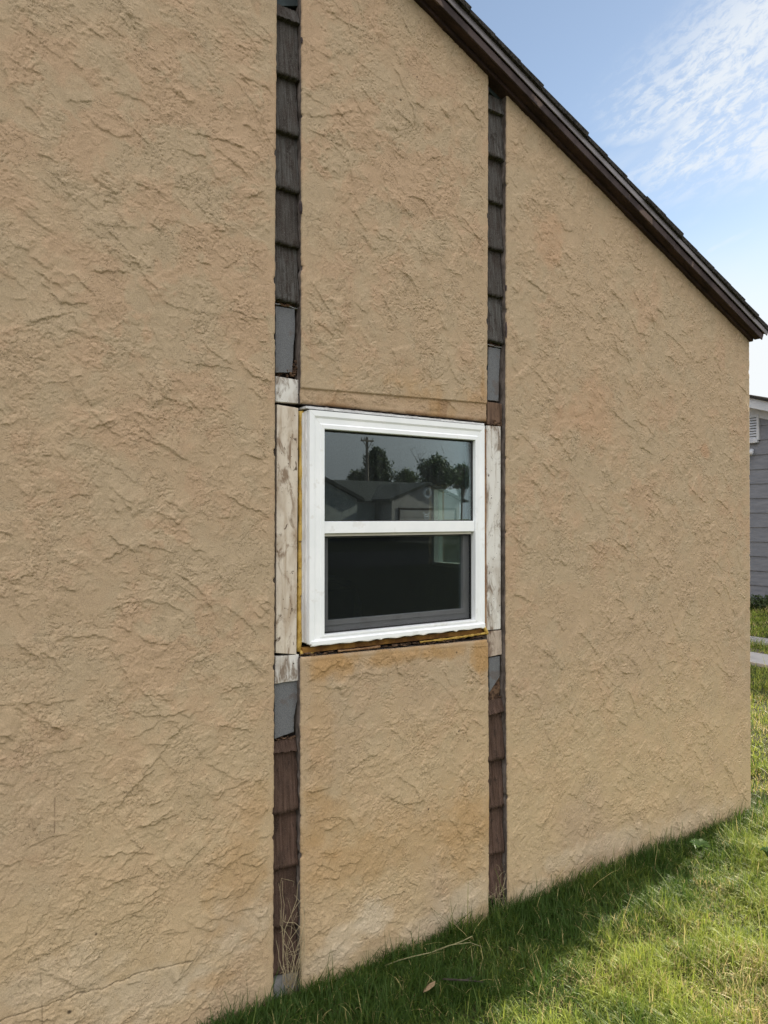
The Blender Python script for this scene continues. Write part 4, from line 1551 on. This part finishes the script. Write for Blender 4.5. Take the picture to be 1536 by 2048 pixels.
q = MB()
# lap boards: courses with a shadowed lip
z_ = 0.25
k = 0
lap = 0.262
bd = MB()
ys = np.linspace(NE0, NE1, 2)
z_ = 0.12
while z_ < NRZ - 0.3:
    ztop_ = z_ + lap
    # clip to the gable
    def yr_at(z):
        h = (NRZ - 0.22 - z) / abs(sl)
        return max(NE0 + .3, NRY - h), min(NE1 - .3, NRY + h)
    a0, a1 = yr_at(z_)
    b0, b1 = yr_at(ztop_)
    if b1 <= b0:
        break
    bd.hexa([(NX - .022, a0, z_), (NX - .022, a1, z_), (NX - .006, b1, ztop_), (NX - .006, b0, ztop_)],
            [(NX + .02, a0, z_), (NX + .02, a1, z_), (NX + .02, b1, ztop_), (NX + .02, b0, ztop_)])
    z_ = ztop_
bd.build('siding_wall', M['siding_grey'], nb)
MB().box(NX - .03, NX + 9, NE0 + .3, NE1 - .3, -.05, .12).build('foundation', M['concrete'], nb)
MB().box(NX + .03, NX + 9, NE0 + .3, NE1 - .3, .12, nz(NE0 + .3) - .2).build('house_body', M['siding_grey'], nb)
q = MB()
for sgn in (-1, 1):
    e = NRY + sgn * 6.2
    for (xa, xb, n0, n1) in [(NX - .28, NX - .25, -.17, 0.0)]:
        fr = [(xa, NRY, NRZ + n0), (xa, e, nz(e) + n0), (xa, e, nz(e) + n1), (xa, NRY, NRZ + n1)]
        q.hexa(fr, [(xb, a, b) for _, a, b in fr])
    fr = [(NX - .024, NRY, NRZ - .24), (NX - .024, e, nz(e) - .24), (NX - .024, e, nz(e) - .05), (NX - .024, NRY, NRZ - .05)]
q.build('rake_board', M['trim_white'], nb)
q = MB()
for sgn in (-1, 1):
    e = NRY + sgn * 6.2
    fr = [(NX - .045, NRY, NRZ - .33), (NX - .045, e, nz(e) - .33), (NX - .045, e, nz(e) - .06), (NX - .045, NRY, NRZ - .06)]
    q.hexa(fr, [(NX - .025, a, b) for _, a, b in fr])
q.build('frieze_board', M['trim_white'], nb)
q = MB()
for sgn in (-1, 1):
    e = NRY + sgn * 6.3
    fr = [(NX - .32, NRY, NRZ + .004), (NX - .32, e, nz(e) + .004), (NX - .32, e, nz(e) + .05), (NX - .32, NRY, NRZ + .05)]
    q.hexa(fr, [(NX + 9.3, a, b) for _, a, b in fr])
q.build('roof', M['roofing'], nb)
q = MB()
for sgn in (-1, 1):
    e = NRY + sgn * 6.2
    fr = [(NX - .245, NRY, NRZ - .055), (NX - .245, e, nz(e) - .055), (NX - .245, e, nz(e) - .005), (NX - .245, NRY, NRZ - .005)]
    q.hexa(fr, [(NX + .02, a, b) for _, a, b in fr])
q.build('soffit', M['trim_white'], nb)
# gable vent
vr = PX(1519, 829, NX - .03)
vb = PX(1519, 880, NX - .03)
vy0, vz1, vz0 = vr[1], vr[2], vb[2]
vy1 = vy0 + 0.62
vent = empty('gable_vent', (0, 0, 0))
adopt(vent, nb)


def vlink(name, mb, m, bevel=0):
    o = mb.build(name, m, vent, bevel)
    return o


q = MB()
for (a, b, c, d) in [(vy0, vy0 + .045, vz0, vz1), (vy1 - .045, vy1, vz0, vz1), (vy0 + .045, vy1 - .045, vz1 - .045, vz1), (vy0 + .045, vy1 - .045, vz0, vz0 + .03)]:
    q.box(NX - .06, NX - .015, a, b, c, d)
vlink('vent_frame', q, M['trim_white'], .004)
vlink('vent_sill', MB().box(NX - .085, NX - .015, vy0 + .02, vy1 - .02, vz0 - .05, vz0 - .003), M['trim_white'], .01)
q = MB()
nl = 8
for i in range(nl):
    z0_ = vz0 + .03 + (vz1 - vz0 - .075) * i / nl
    dzv = (vz1 - vz0 - .075) / nl
    q.hexa([(NX - .05, vy0 + .045, z0_), (NX - .05, vy1 - .045, z0_), (NX - .05, vy1 - .045, z0_ + dzv * .16), (NX - .05, vy0 + .045, z0_ + dzv * .16)],
           [(NX - .028, vy0 + .045, z0_ + dzv * .55), (NX - .028, vy1 - .045, z0_ + dzv * .55), (NX - .028, vy1 - .045, z0_ + dzv * .8), (NX - .028, vy0 + .045, z0_ + dzv * .8)])
vlink('louvre', q, M['trim_white'])
vlink('vent_back', MB().box(NX - .027, NX - .0225, vy0 + .045, vy1 - .045, vz0 + .03, vz1 - .045), M['gasket'])
lp = PX(1501, 901, NX - .08)
q = MB()
q.tube([(NX - .02, lp[1], lp[2]), (NX - .06, lp[1], lp[2])], .035, 12)
q.tube([(NX - .06, lp[1], lp[2]), (NX - .10, lp[1] - .02, lp[2] - .03), (NX - .16, lp[1] - .03, lp[2] - .06)], [.02, .045, .055], 12)
q.build('wall_lamp', M['trim_white'], nb, 0, True)


# planting along the neighbour's foot
def shrub(name, c, r, n, m, label, seed, cat='shrub', leaf=0.035, group=None):
    rr = np.random.default_rng(seed)
    root = empty(name, c)
    tag(root, label, cat, group)
    u = rr.normal(0, 1, (n, 3))
    u /= np.linalg.norm(u, axis=1)[:, None]
    rad = rr.random(n) ** 0.4
    p = np.array(c) + u * rad[:, None] * np.array(r) + np.array([0, 0, r[2] * .8])
    p[:, 2] = np.maximum(p[:, 2], .02)
    leaf_cloud('foliage', p, leaf, m, root, seed)
    q = MB()
    for k in range(4):
        q.tube([(c[0], c[1], 0), (c[0] + rr.uniform(-1, 1) * r[0] * .5, c[1] + rr.uniform(-1, 1) * r[1] * .5, c[2] + r[2])], [.012, .004], 5)
    q.build('stem', M['bark'], root)
    return root


def leaf_cloud(name, p, size, m, root, seed):
    rr = np.random.default_rng(seed + 77)
    n = len(p)
    a = rr.normal(0, 1, (n, 3))
    a /= np.linalg.norm(a, axis=1)[:, None]
    b = rr.normal(0, 1, (n, 3))
    b -= (a * b).sum(1)[:, None] * a
    b /= np.linalg.norm(b, axis=1)[:, None]
    s_ = size * rr.uniform(.6, 1.4, n)[:, None]
    V = np.stack([p - a * s_, p - b * s_ * .45, p + a * s_, p + b * s_ * .45], 1)
    me = bpy.data.meshes.new(name)
    me.vertices.add(n * 4)
    me.vertices.foreach_set('co', V.reshape(-1).astype(np.float32))
    me.loops.add(n * 4)
    me.loops.foreach_set('vertex_index', np.arange(n * 4, dtype=np.int32))
    me.polygons.add(n)
    me.polygons.foreach_set('loop_start', (np.arange(n) * 4).astype(np.int32))
    me.update(calc_edges=True)
    return link(name, me, m, root)


sp = PZ(1520, 1224)
shrub('border_shrub', (NX - .35, sp[1], 0.0), (.28, .9, .14), 1500, M['leaf_dark'], 'low dark green border plants at the foot of the grey house', 31, 'shrub', .03)

# ================================================================== ACROSS THE STREET (seen mirrored in the window)
def mir(x, y, yo):
    """photo pixel in the glass -> real point, mirrored at the pane, on the plane y = -yo"""
    p = W(x, y, yo)
    return np.array([p[0], 2 * G_Y - p[1], p[2]])


FY = 40.0
fh = empty('far_house', tuple(mir(740, 1034, FY) * np.array([1, 1, 0])))
tag(fh, 'low grey house with dark roof across the street, mirrored in the upper pane', 'house')
yF = 2 * G_Y - FY


def xz(x, y, yo=FY):
    p = mir(x, y, yo)
    return p[0], p[2]


ex0, ez0 = xz(695, 1000)
ex1, ez1 = xz(782, 999)
ez = (ez0 + ez1) / 2
rx_, rz_ = xz(740, 962, FY + 5)
MB().box(ex0 - 9, ex1, yF - 9, yF, 0, ez - .05).build('wall', M['far_wall'], fh)
q = MB()
fr = [(ex0 - 9.5, yF + .4, ez - .1), (ex0 - 9.5, yF - 5, rz_), (ex0 - 9.5, yF - 9.4, ez - .1)]
q.hexa(fr, [(ex1 + 7, b, c) for a, b, c in fr])
q.build('roof', M['far_roof'], fh)
# left gable wing
gx, gz = ex0 - 5.2, ez + 2.35
MB().hexa([(gx - 5.2, yF + 1.2, 0), (ex0, yF + 1.2, 0), (ex0, yF + 1.2, ez), (gx, yF + 1.2, gz), (gx - 5.2, yF + 1.2, ez)],
          [(gx - 5.2, yF, 0), (ex0, yF, 0), (ex0, yF, ez), (gx, yF, gz), (gx - 5.2, yF, ez)]).build('gable_wall', M['far_wall'], fh)
q = MB()
for sgn in (-1, 1):
    e = gx + sgn * 5.6
    zz_ = gz - 5.6 * (gz - ez) / 5.2
    fr = [(gx, yF + 1.5, gz + .02), (e, yF + 1.5, zz_ + .02), (e, yF + 1.5, zz_ + .24), (gx, yF + 1.5, gz + .24)]
    q.hexa(fr, [(a, yF - 4, c) for a, b, c in fr])
q.build('gable_roof', M['far_roof'], fh)
# garage
gar = empty('far_garage', tuple(mir(850, 1034, FY) * np.array([1, 1, 0])))
tag(gar, 'pale gabled garage with round white vent, mirrored at the right of the upper pane', 'garage')
pk = xz(853, 969, FY - 2)
lf_ = xz(783, 1000, FY - 2)
rt = (2 * pk[0] - lf_[0], lf_[1])
yG = 2 * G_Y - (FY - 2)
MB().hexa([(lf_[0], yG, 0), (rt[0], yG, 0), (rt[0], yG, rt[1]), (pk[0], yG, pk[1]), (lf_[0], yG, lf_[1])],
          [(lf_[0], yG - 2, 0), (rt[0], yG - 2, 0), (rt[0], yG - 2, rt[1]), (pk[0], yG - 2, pk[1]), (lf_[0], yG - 2, lf_[1])]).build('gable_wall', M['far_wall_pink'], gar)
q = MB()
for (a, b) in ((lf_, -1), (rt, 1)):
    ex = a[0] + b * .35
    sl_ = (pk[1] - a[1]) / (pk[0] - a[0])
    ezz = a[1] + sl_ * b * .35
    fr = [(pk[0], yG + .3, pk[1] + .01), (ex, yG + .3, ezz + .01), (ex, yG + .3, ezz + .2), (pk[0], yG + .3, pk[1] + .2)]
    q.hexa(fr, [(p[0], yG - 6, p[2]) for p in fr])
q.build('roof', M['far_roof'], gar)
vc = xz(854, 985, FY - 2)
q = MB()
n = 28
ring = [(vc[0] + .27 * math.cos(2 * math.pi * k / n), yG + .03, vc[1] + .30 * math.sin(2 * math.pi * k / n)) for k in range(n + 1)]
q.tube(ring, .10, 6, False)
q.build('round_vent', M['trim_white'], gar)
d0, d1 = xz(796, 1019, FY - 2), xz(912, 1023, FY - 2)
q = MB()
q.box(d0[0], d0[0] + .12, yG + .004, yG + .05, 0, d0[1] + .12)
q.box(d1[0] - .12, d1[0], yG + .004, yG + .05, 0, d0[1] + .12)
q.box(d0[0] + .12, d1[0] - .12, yG + .004, yG + .05, d0[1], d0[1] + .12)
q.build('door_trim', M['backing'], gar)
q = MB()
for i in range(4):
    q.box(d0[0] + .13, d1[0] - .13, yG + .003, yG + .03, .02 + i * d0[1] / 4, (i + 1) * d0[1] / 4 - .02)
q.build('garage_door', M['far_wall_pink'], gar)
tag(MB().box(d0[0] - .5, d1[0] + .5, -27 + 9.05, -0.0 - 38.2, -.05, .02).build('driveway', M['sidewalk']) if False else
    sheet('driveway', d0[0] - .5, d1[0] + .5, yG, -27.02, 0.012, M['sidewalk']), kind='structure')

# utility pole with crossarm
pb = mir(734, 1034, 52)
pt = mir(734, 874, 52)
up = empty('utility_pole', (pb[0], pb[1], 0))
tag(up, 'wooden utility pole with crossarm standing behind the far house', 'pole')
MB().tube([(pb[0], pb[1], 0), (pt[0], pt[1], pt[2])], [.17, .12], 10).build('pole', M['pole_wood'], up)
c0, c1 = mir(720, 882, 52), mir(745, 881, 52)
zc0 = (c0[2] + c1[2]) / 2
MB().box(c0[0], c1[0], pb[1] + .1, pb[1] + .22, zc0 - .07, zc0 + .07).build('crossarm', M['pole_wood'], up)
q = MB()
for e in (c0[0] * .75 + pb[0] * .25, c1[0] * .75 + pb[0] * .25):
    q.tube([(e, pb[1] + .16, zc0), (pb[0], pb[1] + .13, zc0 - .75)], .03, 6)
q.build('brace', M['pole_wood'], up)
for e in (c0[0] + .06, (c0[0] + pb[0]) / 2, c1[0] - .06):
    MB().tube([(e, pb[1] + .16, zc0 + .07), (e, pb[1] + .16, zc0 + .3)], [.05, .03], 8).build('insulator', M['pole_wood'], up)
q = MB()
e1 = mir(600, 962, 60)
pts = []
s0_ = np.array([pb[0], pb[1] + .1, pt[2] * .62])
for i in range(12):
    u = i / 11
    p = s0_ + (np.array([e1[0], e1[1], e1[2] + .5]) - s0_) * u
    p[2] -= 1.2 * math.sin(math.pi * u)
    pts.append(tuple(p))
q.tube(pts, .02, 5)
q.build('wire', M['twig'], up)


def tree(name, base, H, cl, m, label, seed, group=None, n=5200, size=.16, dead=0, trunk_r=.16):
    """cl: list of crown clumps (dx, dy, z, rx, ry, rz)"""
    rr = np.random.default_rng(seed)
    pr = random.Random(seed)
    root = empty(name, base)
    tag(root, label, 'tree', group)
    b = np.array(base, float)
    q = MB()
    top = b + np.array([0, 0, H * .8])
    q.tube([tuple(b), tuple(b * .5 + top * .5 + np.array([.1, 0, 0])), tuple(top)], [trunk_r, trunk_r * .7, trunk_r * .2], 8)
    q.build('trunk', M['bark'], root)
    q = MB()
    P_ = []
    vol = sum(c[3] * c[4] * c[5] for c in cl)
    for (dx_, dy_, z_, a, b_, c_) in cl:
        cc = b + np.array([dx_, dy_, z_])
        q.tube([tuple(b + np.array([0, 0, z_ * .55])), tuple(cc)], [trunk_r * .3, .02], 5)
        k = max(60, int(n * a * b_ * c_ / vol))
        u = rr.normal(0, 1, (k, 3))
        u /= np.linalg.norm(u, axis=1)[:, None]
        rad = rr.random(k) ** .45
        pp = cc + u * rad[:, None] * np.array([a, b_, c_])
        pp += rr.normal(0, .16, pp.shape)
        P_.append(pp)
    for k in range(dead):
        ang = pr.uniform(-.9, .9)
        l_ = H * pr.uniform(.45, .72)
        p = Vector(top) + Vector((0, 0, -H * .25))
        v = Vector((math.sin(ang), pr.uniform(-.3, .3), math.cos(ang)))
        pts = [tuple(p)]
        for i in range(6):
            v += Vector((pr.uniform(-.3, .3), pr.uniform(-.2, .2), pr.uniform(-.1, .25)))
            p = p + v.normalized() * l_ / 5
            pts.append(tuple(p))
            if i > 1:
                e = p + Vector((pr.uniform(-.8, .8), pr.uniform(-.3, .3), pr.uniform(.1, .7))) * l_ * .28
                q.tube([tuple(p), tuple(e)], [.025, .010], 4)
        q.tube(pts, [.07, .06, .05, .04, .03, .02, .015], 5)
    q.build('limbs', M['bark'], root)
    leaf_cloud('crown', np.concatenate(P_), size, m, root, seed)
    return root


def crown(base_px, top_px, half_px, yo, kind, seed):
    """clumps filling a silhouette: centre pixel column, top, half width"""
    x, yb_ = base_px
    b = mir(x, 1034, yo)
    t_ = mir(x, top_px, yo)
    bt = mir(x, yb_, yo)
    hw = abs(mir(x + half_px, 1000, yo)[0] - mir(x - half_px, 1000, yo)[0]) / 2
    r = random.Random(seed)
    cl = []
    H, zb_ = t_[2], bt[2]
    N = 60 if kind == 'cone' else 44
    for i in range(N):
        u = (i + .5) / N
        z = zb_ + (H - zb_) * u * .96
        if kind == 'cone':
            rad = hw * (1 - u) ** .65 * (0.75 + .35 * r.random())
        else:
            rad = hw * math.sin(math.pi * min(.97, .18 + u * .8)) * (.7 + .4 * r.random())
        a = r.uniform(0, 6.28)
        k = max(.3, hw * .36)
        rad *= math.sqrt(r.random())
        cl.append((math.cos(a) * rad, math.sin(a) * rad * .5, z, k * r.uniform(.7, 1.3), k, k * r.uniform(.7, 1.2)))
    return (b[0], b[1], 0.0), H, cl


b_, H_, c_ = crown((753, 965), 905, 32, 60, 'cone', 1)
tree('cedar_tree', b_, H_, c_, M['leaf_dark'], 'dark pointed evergreen tree behind the utility pole, mirrored in the glass', 41, None, 6500, .17)
b_, H_, c_ = crown((872, 968), 922, 34, 58, 'round', 2)
tree('broadleaf_tree', b_, H_, c_, M['leaf_dark'], 'dark round tree with bare dead branches above, mirrored at the right of the pane', 42, None, 6500, .17, dead=9)
b_, H_, c_ = crown((922, 968), 935, 24, 66, 'round', 3)
tree('broadleaf_tree', b_, H_, c_, M['leaf_mid'], 'smaller loose tree at the right end of the mirrored row', 43, None, 3600, .16)
b_, H_, c_ = crown((812, 968), 945, 22, 70, 'round', 4)
tree('broadleaf_tree', b_, H_, c_, M['leaf_mid'], 'low thin tree between the evergreen and the round tree', 44, None, 2200, .15)
b_, H_, c_ = crown((712, 966), 949, 10, 62, 'round', 5)
tree('bush', b_, H_, c_, M['leaf_dark'], 'small spiky bush just above the mirrored roof ridge', 45, None, 900, .15)
